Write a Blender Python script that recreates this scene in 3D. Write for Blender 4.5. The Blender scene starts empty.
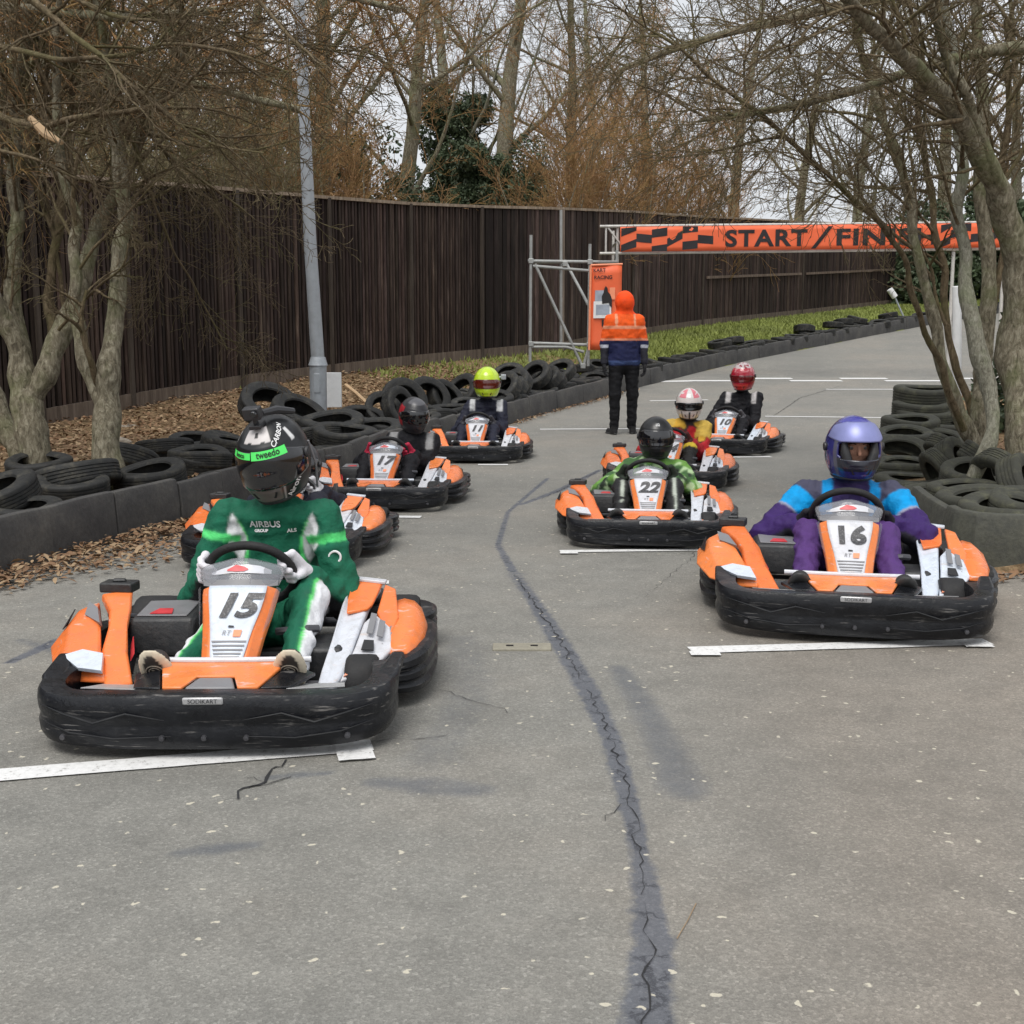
import bpy, bmesh, math, random
import numpy as np
from mathutils import Vector, Matrix, noise
random.seed(7)
RNG = np.random.default_rng(7)
scene = bpy.context.scene
COL = scene.collection
F = 1200.0; CAMH = 1.27; TH = math.atan(177/1200)
CT, ST = math.cos(TH), math.sin(TH)

# ------------------------------------------------------------ geometry of the place
def road_z(y):
    if y < 12: return 0.0
    if y < 42: return 0.0027*(y-12)**2
    return 0.0027*900 + 0.162*min(y-42, 8)
def ray(px, py):
    u = (px-512)/F; v = (512-py)/F
    return (u, CT+v*ST, -ST+v*CT)
def at(px, py, Y):
    r = ray(px, py); t = Y/r[1]
    return Vector((r[0]*t, Y, CAMH+r[2]*t))
def on_road(px, py, dz=0.0):
    y = 1.0
    while y < 60:
        if at(px, py, y).z <= road_z(y)+dz:
            a, b = y-0.1, y
            for _ in range(20):
                m = (a+b)/2
                if at(px, py, m).z <= road_z(m)+dz: b = m
                else: a = m
            return at(px, py, (a+b)/2)
        y += 0.1
    return at(px, py, 60)
def interp(x, xs, ys):
    return float(np.interp(x, xs, ys))

_L = [on_road(*p) for p in [(0,578),(55,560),(110,545),(190,524),(350,478),(400,458),(470,436),(540,415),(600,399),(640,387),(700,372),(750,360),(800,350),(860,338),(928,325)]]
LY = [-4.0, 3.0]+[p.y for p in _L]+[_L[-1].y+8]; LX = [-4.6,-3.6]+[p.x for p in _L]+[_L[-1].x+9]
_R = [on_road(*p) for p in [(975,572),(925,520),(893,490),(880,468),(884,440),(897,420),(935,398)]]
RY = [-4.0, 5.75]+[p.y for p in _R]+[26, 40, 50]; RX = [5.0, 5.0]+[p.x for p in _R]+[13, 24, 34]
def xl(y): return interp(y, LY, LX)
def xr(y): return interp(y, RY, RX)
# fence line: x, y, base z, top z
FP = []
for px, pt, pb, D in [(-60,168,440,13.2),(40,174,425,14.4),(130,181,408,15.8),(240,190,388,18.0),(330,198,376,19.8),(410,204,366,21.6),(480,207,359,23.2),(560,209,351,25.2),(630,212,338,28.2),(700,217,327,32),(800,222,316,37.5),(893,226,305,43)]:
    b = at(px, pb, D); t = at(px, pt, D); FP.append((b.x, D, b.z, t.z))
FP = [(-13.2,-3.5,.5,3.6), (-12.4,3.0,.5,3.6), (-10.6,8.0,.45,3.5)]+FP
FY = [-4]+[p[1] for p in FP]+[60]; FX = [-13.3]+[p[0] for p in FP]+[26]; FZ = [.3]+[p[2] for p in FP]+[FP[-1][2]+.8]
def gz(x, y):
    "ground height anywhere"
    r = road_z(y); a = xl(y); b = xr(y); f = interp(y, FY, FX); fz = interp(y, FY, FZ)
    if x < a:
        if x <= f: return fz
        s = (a-x)/max(a-f, .01); s0 = s*s*(3-2*s)*.5+s*.5
        return r+.06*min(1, s*12)+(fz-r-.06)*s0
    if x > b:
        return r+.10*min(1, (x-b)/.5)+.02*min(x-b, 12)
    return r

# ------------------------------------------------------------ object helpers
def tag(o, label=None, cat=None, group=None, kind=None):
    if label: o['label'] = label
    if cat: o['category'] = cat
    if group: o['group'] = group
    if kind: o['kind'] = kind
    return o
def empty(name, loc=(0,0,0), rz=0, sc=1):
    o = bpy.data.objects.new(name, None); COL.objects.link(o)
    o.location = loc; o.rotation_euler = (0,0,rz); o.scale = (sc,)*3; o.empty_display_size = .1
    return o
def mesh_np(name, V, Fc, mat, parent=None, smooth=True, col=None, angle=None):
    me = bpy.data.meshes.new(name)
    V = np.asarray(V, dtype=np.float32)
    if isinstance(Fc, np.ndarray):
        nf, k = Fc.shape
        me.vertices.add(len(V)); me.vertices.foreach_set('co', V.ravel())
        me.loops.add(nf*k); me.loops.foreach_set('vertex_index', Fc.astype(np.int32).ravel())
        me.polygons.add(nf); me.polygons.foreach_set('loop_start', np.arange(nf, dtype=np.int32)*k)
        me.update(calc_edges=True)
    else:
        me.from_pydata([tuple(v) for v in V.tolist()], [], Fc)
    me.polygons.foreach_set('use_smooth', [smooth]*len(me.polygons))
    if angle and smooth: me.set_sharp_from_angle(angle=math.radians(angle))
    if col is not None:
        a = me.color_attributes.new('Col', 'FLOAT_COLOR', 'POINT')
        c = np.ones((len(V), 4), dtype=np.float32); c[:, :3] = col
        a.data.foreach_set('color', c.ravel())
    me.materials.append(mat); me.validate(); me.update()
    o = bpy.data.objects.new(name, me); COL.objects.link(o)
    if parent: o.parent = parent
    return o
def copy_tree(o, parent=None):
    c = o.copy(); COL.objects.link(c); c.parent = parent
    for ch in list(o.children): copy_tree(ch, c)
    return c

class MB:
    def __init__(s): s.v = []; s.f = []
    def add(s, vs, fs):
        n = len(s.v); s.v += [tuple(v) for v in vs]; s.f += [tuple(i+n for i in f) for f in fs]; return s
    def box(s, c, d, rot=None):
        x, y, z = d[0]/2, d[1]/2, d[2]/2
        vs = [Vector(p) for p in [(-x,-y,-z),(x,-y,-z),(x,y,-z),(-x,y,-z),(-x,-y,z),(x,-y,z),(x,y,z),(-x,y,z)]]
        if rot is not None: vs = [rot @ v for v in vs]
        return s.add([v+Vector(c) for v in vs], [(0,3,2,1),(4,5,6,7),(0,1,5,4),(1,2,6,5),(2,3,7,6),(3,0,4,7)])
    def tube(s, pts, r, k=8, cap=True, closed=False):
        pts = [Vector(p) for p in pts]; n = len(pts)
        rs = r if isinstance(r, (list, tuple)) else [r]*n
        vs = []; up = None
        for i, p in enumerate(pts):
            if closed: t = pts[(i+1) % n]-pts[i-1]
            else: t = pts[min(i+1, n-1)]-pts[max(i-1, 0)]
            t.normalize()
            if up is None: up = t.orthogonal().normalized()
            up = (up-t*up.dot(t)).normalized(); w = t.cross(up)
            for j in range(k):
                a = 2*math.pi*j/k; vs.append(p+(up*math.cos(a)+w*math.sin(a))*rs[i])
        fs = []
        m = n if closed else n-1
        for i in range(m):
            for j in range(k):
                a = i*k+j; b = i*k+(j+1) % k; i2 = (i+1) % n
                fs.append((a, b, i2*k+(j+1) % k, i2*k+j))
        if cap and not closed:
            fs.append(tuple(range(k-1, -1, -1))); fs.append(tuple(range((n-1)*k, n*k)))
        return s.add(vs, fs)
    def lathe(s, prof, origin=(0,0,0), axis='z', k=32, closed=False):
        # prof: (radius, height)
        vs = []; n = len(prof)
        for j in range(k):
            a = 2*math.pi*j/k; c, d = math.cos(a), math.sin(a)
            for r, h in prof:
                p = {'z': (r*c, r*d, h), 'x': (h, r*c, r*d), 'y': (r*d, h, r*c)}[axis]
                vs.append(Vector(p)+Vector(origin))
        fs = []
        for j in range(k):
            for i in range(n if closed else n-1):
                a = j*n+i; b = j*n+(i+1) % n; j2 = (j+1) % k
                fs.append((a, j2*n+i, j2*n+(i+1) % n, b))
        return s.add(vs, fs)
    def loft(s, secs, cap=True):
        n = len(secs[0]); vs = [p for q in secs for p in q]; fs = []
        for i in range(len(secs)-1):
            for j in range(n):
                fs.append((i*n+j, i*n+(j+1) % n, (i+1)*n+(j+1) % n, (i+1)*n+j))
        if cap:
            fs.append(tuple(range(n-1, -1, -1))); m = (len(secs)-1)*n; fs.append(tuple(range(m, m+n)))
        return s.add(vs, fs)
    def plate(s, pts, th, nrm=None):
        pts = [Vector(p) for p in pts]
        if nrm is None:
            nrm = Vector((0,0,0))
            for i, p in enumerate(pts): nrm += p.cross(pts[(i+1) % len(pts)])
        nrm = Vector(nrm).normalized()*th; n = len(pts)
        return s.add(pts+[p-nrm for p in pts], [tuple(range(n)), tuple(range(2*n-1, n-1, -1))]+[((i+1) % n, i, i+n, (i+1) % n+n) for i in range(n)])
    def build(s, name, mat, parent=None, bevel=0, seg=2, smooth=True, angle=35, sub=0, fix=True):
        me = bpy.data.meshes.new(name); me.from_pydata(s.v, [], s.f)
        if fix:
            bm = bmesh.new(); bm.from_mesh(me); bmesh.ops.recalc_face_normals(bm, faces=bm.faces); bm.to_mesh(me); bm.free()
        if smooth:
            me.polygons.foreach_set('use_smooth', [True]*len(me.polygons))
            me.set_sharp_from_angle(angle=math.radians(angle))
        me.materials.append(mat); me.update()
        o = bpy.data.objects.new(name, me); COL.objects.link(o)
        if parent: o.parent = parent
        if sub:
            m = o.modifiers.new('sub', 'SUBSURF'); m.levels = m.render_levels = sub
        if bevel:
            m = o.modifiers.new('bevel', 'BEVEL'); m.width = bevel; m.segments = seg; m.limit_method = 'ANGLE'; m.angle_limit = math.radians(32)
        return o

def superell(cx, y, cz, hw, hh, n=2.6, k=18, plane='xz'):
    out = []
    for j in range(k):
        a = 2*math.pi*j/k; c, d = math.cos(a), math.sin(a)
        x = hw*math.copysign(abs(c)**(2/n), c); z = hh*math.copysign(abs(d)**(2/n), d)
        out.append(Vector((cx+x, y, cz+z)) if plane == 'xz' else Vector((cx+x, y+z, cz)))
    return out

_tc = {}
def text_geo(txt, size=1.0, offset=0.0, align='CENTER', shear=0.0, space=1.0):
    key = (txt, size, offset, align, shear, space)
    if key in _tc: return _tc[key]
    c = bpy.data.curves.new('lettering', 'FONT'); c.body = txt; c.size = size; c.offset = offset; c.shear = shear
    c.align_x = align; c.align_y = 'CENTER'; c.resolution_u = 4; c.space_character = space
    o = bpy.data.objects.new('lettering', c); COL.objects.link(o)
    dg = bpy.context.evaluated_depsgraph_get(); dg.update()
    me = o.evaluated_get(dg).to_mesh()
    V = [v.co.copy() for v in me.vertices]; Fc = [tuple(p.vertices) for p in me.polygons]
    o.evaluated_get(dg).to_mesh_clear(); bpy.data.objects.remove(o); bpy.data.curves.remove(c)
    _tc[key] = (V, Fc); return _tc[key]
def text_on(txt, size, fn, mat, parent, name='lettering', offset=0.0, shear=0.0, space=1.0, sx=1.0):
    V, Fc = text_geo(txt, size, offset, 'CENTER', shear, space)
    mb = MB().add([fn(v.x*sx, v.y) for v in V], Fc)
    return mb.build(name, mat, parent, smooth=False, fix=False)

# ------------------------------------------------------------ surface nets for bodies
def surfnet(fn, lo, hi, h):
    ax = [np.arange(lo[i], hi[i]+h, h, dtype=np.float32) for i in range(3)]
    X, Y, Z = np.meshgrid(*ax, indexing='ij')
    V = fn(np.stack([X, Y, Z], -1))
    S = V < 0
    n = np.array(V.shape)
    cnt = np.zeros(n-1, np.float32); acc = np.zeros(tuple(n-1)+(3,), np.float32)
    off = [(i, j, k) for i in (0,1) for j in (0,1) for k in (0,1)]
    def sl(A, o): return A[o[0]:n[0]-1+o[0], o[1]:n[1]-1+o[1], o[2]:n[2]-1+o[2]]
    for a in off:
        for d in range(3):
            if a[d] == 0:
                b = list(a); b[d] = 1
                va, vb = sl(V, a), sl(V, b); m = (va < 0) != (vb < 0)
                t = np.where(m, va/np.where(m, va-vb, 1), 0)
                cnt += m
                for e in range(3):
                    acc[..., e] += np.where(m, a[e]+(t if e == d else 0), 0)
    act = cnt > 0
    idx = -np.ones(act.shape, np.int64); ii = np.argwhere(act); idx[act] = np.arange(len(ii))
    P = (ii+acc[act]/cnt[act][:, None])*h+np.array([ax[0][0], ax[1][0], ax[2][0]])
    quads = []
    for d in range(3):
        e, g = [(1,2),(2,0),(0,1)][d]
        sa = [slice(None)]*3; sb = [slice(None)]*3
        sa[d] = slice(0, -1); sb[d] = slice(1, None)
        A, B = S[tuple(sa)], S[tuple(sb)]
        q = np.argwhere(A != B)
        ok = (q[:, e] > 0) & (q[:, g] > 0) & (q[:, e] < n[e]-1) & (q[:, g] < n[g]-1); q = q[ok]
        ins = A[tuple(q.T)]
        def c(de, dg):
            r = q.copy(); r[:, e] -= de; r[:, g] -= dg; return idx[tuple(r.T)]
        Q = np.stack([c(0,0), c(1,0), c(1,1), c(0,1)], 1)
        Q[~ins] = Q[~ins][:, ::-1]; quads.append(Q)
    return P, np.concatenate(quads)
def s_caps(P, a, b, ra, rb):
    a = np.array(a, np.float32); b = np.array(b, np.float32); ba = b-a
    t = np.clip(((P-a) @ ba)/(ba @ ba), 0, 1)
    return np.linalg.norm(P-a-t[..., None]*ba, axis=-1)-(ra+(rb-ra)*t), t
def s_ell(P, c, r, R=None):
    q = P-np.array(c, np.float32)
    if R is not None: q = q @ np.array(R, np.float32)   # R columns are the local axes
    r = np.array(r, np.float32)
    k0 = np.linalg.norm(q/r, axis=-1); k1 = np.linalg.norm(q/(r*r), axis=-1)+1e-6
    return k0*(k0-1)/k1
def smin(a, b, k):
    h = np.maximum(k-np.abs(a-b), 0)/k
    return np.minimum(a, b)-h*h*k*.25
def vnoise(V, s, seed=0):
    o = Vector((seed*7.1, seed*3.3, seed*1.7))
    return np.array([noise.noise(Vector(v)*s+o) for v in V.tolist()], np.float32)
def vsmooth(A, Q, k):
    for _ in range(k):
        s = np.zeros_like(A); c = np.zeros((len(A), 1))
        for i in range(4):
            for j in (1, 3): np.add.at(s, Q[:, i], A[Q[:, (i+j) % 4]]); np.add.at(c, Q[:, i], 1)
        A = .5*A+.5*s/np.maximum(c, 1)
    return A
def vnormals(V, Q):
    N = np.zeros_like(V); fn = np.cross(V[Q[:,2]]-V[Q[:,0]], V[Q[:,3]]-V[Q[:,1]])
    for i in range(4): np.add.at(N, Q[:, i], fn)
    return N/(np.linalg.norm(N, axis=1)[:, None]+1e-9)

# ------------------------------------------------------------ materials
M = {}
def nodes(name):
    m = bpy.data.materials.new(name); m.use_nodes = True; nt = m.node_tree
    return m, nt, nt.nodes['Principled BSDF']
def N(nt, t, **kw):
    n = nt.nodes.new(t)
    for k, v in kw.items():
        if k in n.inputs.keys(): n.inputs[k].default_value = v
        else: setattr(n, k, v)
    return n
def ramp(nt, fac, stops):
    r = nt.nodes.new('ShaderNodeValToRGB'); nt.links.new(fac, r.inputs[0]); e = r.color_ramp.elements
    while len(e) > 1: e.remove(e[0])
    e[0].position = stops[0][0]; e[0].color = (*stops[0][1], 1) if len(stops[0][1]) == 3 else stops[0][1]
    for p, c in stops[1:]:
        q = e.new(p); q.color = (*c, 1) if len(c) == 3 else c
    return r.outputs[0]
def g3(v): return (v, v, v)
def mix(nt, fac, a, b, mode='MIX'):
    m = nt.nodes.new('ShaderNodeMix'); m.data_type = 'RGBA'; m.blend_type = mode
    for s, v in ((m.inputs[0], fac), (m.inputs[6], a), (m.inputs[7], b)):
        if hasattr(v, 'is_output') or isinstance(v, bpy.types.NodeSocket): nt.links.new(v, s)
        elif isinstance(v, (int, float)): s.default_value = v
        else: s.default_value = (*v, 1) if len(v) == 3 else v
    return m.outputs[2]
def simple(name, col, rough=.5, metal=0, var=.15, scale=8, bump=.0, bscale=60, spec=.5, coat=0, dirt=0, dirtcol=(.12,.1,.08), attr=False, rvar=.12, alpha=1, space='Object', scratch=0, obvar=0):
    m, nt, b = nodes(name); L = nt.links
    tc = N(nt, 'ShaderNodeTexCoord')
    co = tc.outputs[space]
    n1 = N(nt, 'ShaderNodeTexNoise', Scale=scale, Detail=6, Roughness=.6); L.new(co, n1.inputs['Vector'])
    if attr:
        at_ = N(nt, 'ShaderNodeAttribute'); at_.attribute_name = 'Col'; base = at_.outputs['Color']
    else: base = col
    f = ramp(nt, n1.outputs[0], [(.25, g3(1-var)), (.75, g3(1+var*.4))])
    c = mix(nt, 1.0, base, f, 'MULTIPLY')
    if dirt:
        n2 = N(nt, 'ShaderNodeTexNoise', Scale=scale*2.3, Detail=9, Roughness=.7); L.new(co, n2.inputs['Vector'])
        d = ramp(nt, n2.outputs[0], [(.5, g3(0)), (.72, g3(dirt))])
        c = mix(nt, d, c, dirtcol)
    if scratch:
        mp = N(nt, 'ShaderNodeMapping'); mp.inputs['Scale'].default_value = (5, 9, 75); mp.inputs['Rotation'].default_value = (.1, .15, .2); L.new(co, mp.inputs[0])
        ns = N(nt, 'ShaderNodeTexNoise', Scale=1.6, Detail=4, Roughness=.6); L.new(mp.outputs[0], ns.inputs['Vector'])
        sc = mix(nt, 1.0, ramp(nt, ns.outputs[0], [(.60, g3(0)), (.66, g3(scratch))]), ramp(nt, n1.outputs[0], [(.42, g3(0)), (.6, g3(1))]), 'MULTIPLY')
        c = mix(nt, sc, c, (.22,.21,.20) if max(col) < .3 else (.62,.5,.44))
    if obvar:
        oi = N(nt, 'ShaderNodeObjectInfo'); ov = ramp(nt, oi.outputs['Random'], [(0, (1-obvar,1-obvar,1-obvar)), (.5, (1,1,1)), (1, (1,1+obvar*2.2,1+obvar*4) if max(col) > .5 else (1+obvar,1+obvar*.97,1+obvar*.88))])
        c = mix(nt, 1.0, c, ov, 'MULTIPLY')
    L.new(c, b.inputs['Base Color'])
    r = ramp(nt, n1.outputs[0], [(.3, g3(max(.03, rough-rvar))), (.7, g3(min(1, rough+rvar)))])
    L.new(r, b.inputs['Roughness'])
    b.inputs['Metallic'].default_value = metal; b.inputs['Specular IOR Level'].default_value = spec
    b.inputs['Coat Weight'].default_value = coat; b.inputs['Coat Roughness'].default_value = .08
    b.inputs['Alpha'].default_value = alpha
    if bump:
        n3 = N(nt, 'ShaderNodeTexNoise', Scale=bscale, Detail=5, Roughness=.65); L.new(co, n3.inputs['Vector'])
        bp = N(nt, 'ShaderNodeBump', Strength=bump, Distance=.01); L.new(n3.outputs[0], bp.inputs['Height']); L.new(bp.outputs[0], b.inputs['Normal'])
    M[name] = m; return m

simple('orange_plastic', (.86,.20,.045), .30, var=.14, scale=9, dirt=.5, dirtcol=(.40,.14,.07), scratch=.7, obvar=.12, bump=.05, bscale=14)
simple('black_plastic', (.008,.009,.012), .36, spec=.38, var=.35, scale=9, dirt=.22, dirtcol=(.05,.049,.048), scratch=.6, obvar=.2, bump=.5, bscale=14, rvar=.16)
simple('white_plastic', (.62,.63,.67), .28, scratch=.5, obvar=.04, var=.10, scale=12, dirt=.55, dirtcol=(.40,.38,.36))
simple('grey_print', (.20,.20,.21), .45, var=.1)
simple('silver_sticker', (.42,.42,.43), .3, var=.1, metal=.1)
simple('number_black', (.03,.03,.035), .4, var=.3, scale=60, dirt=.55, dirtcol=(.38,.38,.39))
simple('red_print', (.62,.05,.06), .4, var=.2, scale=20)
simple('frame_metal', (.10,.10,.11), .45, metal=.7, dirt=.3)
simple('floor_metal', (.42,.42,.42), .5, metal=.3, dirt=.5, dirtcol=(.15,.14,.13))
simple('steel_tube', (.62,.60,.56), .4, metal=.3, dirt=.4)
simple('kart_rubber', (.014,.014,.015), .75, var=.3, dirt=.3, dirtcol=(.05,.045,.04), bump=.3)
simple('seat_shell', (.02,.02,.022), .5, dirt=.2)
simple('crease_black', (.009,.010,.012), .6, dirt=.15, dirtcol=(.04,.04,.04), spec=.3)
simple('engine_black', (.025,.026,.028), .5, var=.3, dirt=.4, dirtcol=(.09,.085,.08), bump=.3)
simple('wheel_grip', (.012,.012,.013), .7, var=.3, bump=.3, bscale=120)
simple('suit_cloth', (1,1,1), .75, attr=True, var=.22, scale=18, bump=.75, bscale=30, spec=.3)
simple('glove_cloth', (1,1,1), .75, attr=True, var=.12, scale=40, bump=.4, bscale=120, spec=.2)
simple('shoe_leather', (1,1,1), .6, attr=True, var=.15, scale=40)
simple('helmet_paint', (1,1,1), .22, attr=True, var=.06, scale=8, coat=.6, rvar=.05, dirt=.0)
simple('helmet_matt', (.8,.8,.8), .36, attr=True, var=.10, scale=10, rvar=.08)
simple('visor_dark', (.006,.006,.008), .08, var=.1, coat=1, rvar=.02)
simple('visor_amber', (.10,.012,.006), .12, var=.1, coat=1, rvar=.02)
simple('visor_red', (.12,.005,.008), .12, var=.1, coat=1, rvar=.02)
simple('visor_blue', (.26,.28,.55), .42, metal=.4, var=.25, scale=6, rvar=.03)
simple('neon_green', (.10,.85,.16), .4, var=.05)
simple('white_print', (.78,.78,.78), .5, var=.05)
simple('dark_print', (.015,.015,.017), .5, var=.05)
simple('skin', (.46,.25,.17), .5, var=.12, scale=30, spec=.4)
simple('eye_white', (.36,.31,.28), .25, var=.02)
simple('eye_dark', (.03,.02,.015), .1, var=.02)
simple('camera_body', (.03,.03,.033), .45, var=.2)
simple('old_tyre', (.016,.0165,.016), .7, var=.5, scale=5, dirt=.6, obvar=.35, dirtcol=(.105,.095,.070), bump=.5, bscale=30)
simple('old_tyre_green', (.044,.045,.034), .85, var=.4, scale=5, dirt=.7, dirtcol=(.115,.115,.07), bump=.5, bscale=30)
simple('galvanised', (.40,.43,.46), .45, metal=.35, var=.15, scale=14, dirt=.3, dirtcol=(.25,.26,.27))
simple('scaffold_tube', (.36,.37,.36), .5, metal=.4, var=.2, scale=9, dirt=.4, dirtcol=(.22,.17,.12))
simple('white_paint', (.74,.75,.75), .5, var=.08, dirt=.25, dirtcol=(.45,.44,.42))
simple('banner_orange', (.80,.135,.045), .55, var=.10, scale=3, bump=.1, bscale=4)
simple('banner_pale', (.86,.30,.16), .55, var=.12, scale=3)
simple('print_black', (.012,.010,.012), .5, var=.1)
simple('print_grey', (.34,.38,.45), .5, var=.3, scale=10)
simple('cut_wood', (.55,.38,.22), .75, var=.2, scale=20)
simple('dead_leaf', (.22,.125,.065), .8, var=.5, scale=2.2, space='Object')
simple('dead_leaf_pale', (.36,.25,.145), .8, var=.4, scale=2)
simple('grass_blade', (.25,.29,.07), .75, var=.45, scale=.8)
simple('dark_leaf', (.075,.108,.052), .6, var=.5, scale=1.2)
simple('drain_cover', (.30,.28,.22), .7, var=.3, scale=60, bump=.5)
simple('stone', (.30,.26,.21), .85, var=.3, bump=.6)

def clear_mat():
    m, nt, b = nodes('clear_plastic')
    b.inputs['Base Color'].default_value = (.30,.31,.34,1); b.inputs['Roughness'].default_value = .12
    b.inputs['Alpha'].default_value = .42; M['clear_plastic'] = m
clear_mat()

def bark(name, c1, c2, c3, sc=1.0):
    m, nt, b = nodes(name); L = nt.links
    tc = N(nt, 'ShaderNodeTexCoord'); mp = N(nt, 'ShaderNodeMapping'); mp.inputs['Scale'].default_value = (15*sc, 15*sc, 6*sc); L.new(tc.outputs['Object'], mp.inputs[0])
    n1 = N(nt, 'ShaderNodeTexNoise', Scale=2.2, Detail=8, Roughness=.7, Distortion=.6); L.new(mp.outputs[0], n1.inputs['Vector'])
    n2 = N(nt, 'ShaderNodeTexNoise', Scale=2.6, Detail=5, Roughness=.6); L.new(tc.outputs['Object'], n2.inputs['Vector'])
    c = ramp(nt, n1.outputs[0], [(.32, c1), (.5, c2), (.68, c3)])
    moss = ramp(nt, n2.outputs[0], [(.48, g3(0)), (.66, g3(.55))])
    c = mix(nt, moss, c, (c2[0]*.8, c2[1]*1.05, c2[2]*.62))
    L.new(c, b.inputs['Base Color']); b.inputs['Roughness'].default_value = .9; b.inputs['Specular IOR Level'].default_value = .2
    bp = N(nt, 'ShaderNodeBump', Strength=.9, Distance=.03); L.new(n1.outputs[0], bp.inputs['Height']); L.new(bp.outputs[0], b.inputs['Normal'])
    M[name] = m
bark('bark', (.06,.05,.035), (.21,.185,.13), (.40,.37,.28))
bark('bark_pale', (.12,.11,.085), (.27,.26,.20), (.42,.41,.34), 1.6)
bark('twig_dark', (.07,.052,.032), (.155,.118,.072), (.26,.205,.13))
bark('twig_rust', (.20,.115,.055), (.36,.21,.10), (.50,.32,.17))
bark('twig_olive', (.13,.11,.06), (.27,.225,.135), (.40,.34,.21))
# ============================================================ SETTING
def road_material():
    m, nt, b = nodes('asphalt'); L = nt.links
    tc = N(nt, 'ShaderNodeTexCoord'); co = tc.outputs['Object']
    at_ = N(nt, 'ShaderNodeAttribute'); at_.attribute_name = 'Col'
    sep = N(nt, 'ShaderNodeSeparateColor'); L.new(at_.outputs['Color'], sep.inputs[0])
    big = N(nt, 'ShaderNodeTexNoise', Scale=.55, Detail=5, Roughness=.6); L.new(co, big.inputs['Vector'])
    mid = N(nt, 'ShaderNodeTexNoise', Scale=5, Detail=8, Roughness=.7); L.new(co, mid.inputs['Vector'])
    agg = N(nt, 'ShaderNodeTexVoronoi', Scale=150); L.new(co, agg.inputs['Vector'])
    agg2 = N(nt, 'ShaderNodeTexNoise', Scale=260, Detail=3, Roughness=.8); L.new(co, agg2.inputs['Vector'])
    base = ramp(nt, big.outputs[0], [(.30, (.190,.188,.172)), (.50, (.222,.216,.195)), (.68, (.248,.232,.203))])
    m1 = ramp(nt, mid.outputs[0], [(.3, g3(.84)), (.7, g3(1.14))])
    c = mix(nt, 1.0, base, m1, 'MULTIPLY')
    # stones of the aggregate: each cell its own tone
    hs = N(nt, 'ShaderNodeSeparateColor'); L.new(agg.outputs['Color'], hs.inputs[0])
    a1 = ramp(nt, hs.outputs[0], [(0, g3(.78)), (.6, g3(1.0)), (.93, g3(1.2)), (.97, g3(1.45))])
    c = mix(nt, .75, c, mix(nt, 1.0, c, a1, 'MULTIPLY'))
    a2 = ramp(nt, agg2.outputs[0], [(.35, g3(.72)), (.65, g3(1.25))])
    c = mix(nt, .7, c, mix(nt, 1.0, c, a2, 'MULTIPLY'))
    # brownish worn zone (blue mask)
    c = mix(nt, sep.outputs[2], c, mix(nt, 1.0, c, (1.05,.90,.80), 'MULTIPLY'))
    # masks broken up by noise: seam (red) and patch (green)
    nz = N(nt, 'ShaderNodeTexNoise', Scale=17, Detail=8, Roughness=.75); L.new(co, nz.inputs['Vector'])
    def thr(sock, lo, hi):
        ad = N(nt, 'ShaderNodeMath', operation='MULTIPLY_ADD'); L.new(nz.outputs[0], ad.inputs[0]); ad.inputs[1].default_value = .75; hf = N(nt, 'ShaderNodeMath', operation='MULTIPLY'); L.new(sock, hf.inputs[0]); hf.inputs[1].default_value = .5; L.new(hf.outputs[0], ad.inputs[2])
        return ramp(nt, ad.outputs[0], [(lo, g3(0)), (hi, g3(1))])
    c = mix(nt, thr(sep.outputs[1], .46, .92), c, mix(nt, .35, mix(nt, 1.0, c, (.64,.67,.73), 'MULTIPLY'), (.135,.141,.155)))
    c = mix(nt, thr(sep.outputs[0], .52, .72), c, mix(nt, .35, mix(nt, 1.0, c, (.55,.59,.70), 'MULTIPLY'), (.12,.128,.155)))
    crk = N(nt, 'ShaderNodeTexVoronoi', Scale=7); crk.feature = 'DISTANCE_TO_EDGE'; dn = N(nt, 'ShaderNodeMix', data_type='RGBA'); dn.inputs[0].default_value = .12; L.new(co, dn.inputs[6]); L.new(nz.outputs['Color'], dn.inputs[7]); L.new(dn.outputs[2], crk.inputs['Vector'])
    cl = ramp(nt, crk.outputs['Distance'], [(.012, g3(.75)), (.05, g3(0))]); c = mix(nt, mix(nt, 1.0, cl, thr(sep.outputs[0], .66, .78), 'MULTIPLY'), c, (.04,.042,.05))
    # pale stones pressed in
    wv = N(nt, 'ShaderNodeTexNoise', Scale=22, Detail=4); L.new(co, wv.inputs['Vector']); dv = N(nt, 'ShaderNodeMix', data_type='RGBA'); dv.inputs[0].default_value = .055; L.new(co, dv.inputs[6]); L.new(wv.outputs['Color'], dv.inputs[7])
    v2 = N(nt, 'ShaderNodeTexVoronoi', Scale=17); L.new(dv.outputs[2], v2.inputs['Vector'])
    wob = N(nt, 'ShaderNodeTexNoise', Scale=60, Detail=3); L.new(co, wob.inputs['Vector'])
    ds = N(nt, 'ShaderNodeMath', operation='MULTIPLY_ADD'); L.new(wob.outputs[0], ds.inputs[0]); ds.inputs[1].default_value = .12; L.new(v2.outputs['Distance'], ds.inputs[2])
    hs2 = N(nt, 'ShaderNodeSeparateColor'); L.new(v2.outputs['Color'], hs2.inputs[0])
    dz = N(nt, 'ShaderNodeMath', operation='MULTIPLY_ADD'); L.new(hs2.outputs[2], dz.inputs[0]); dz.inputs[1].default_value = .10; L.new(ds.outputs[0], dz.inputs[2])
    sp = ramp(nt, dz.outputs[0], [(.205, g3(1)), (.24, g3(0))])
    pick = ramp(nt, hs2.outputs[1], [(.40, g3(0)), (.42, g3(1))])
    zone = ramp(nt, big.outputs[0], [(.38, g3(.0)), (.45, g3(.9))])
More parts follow.
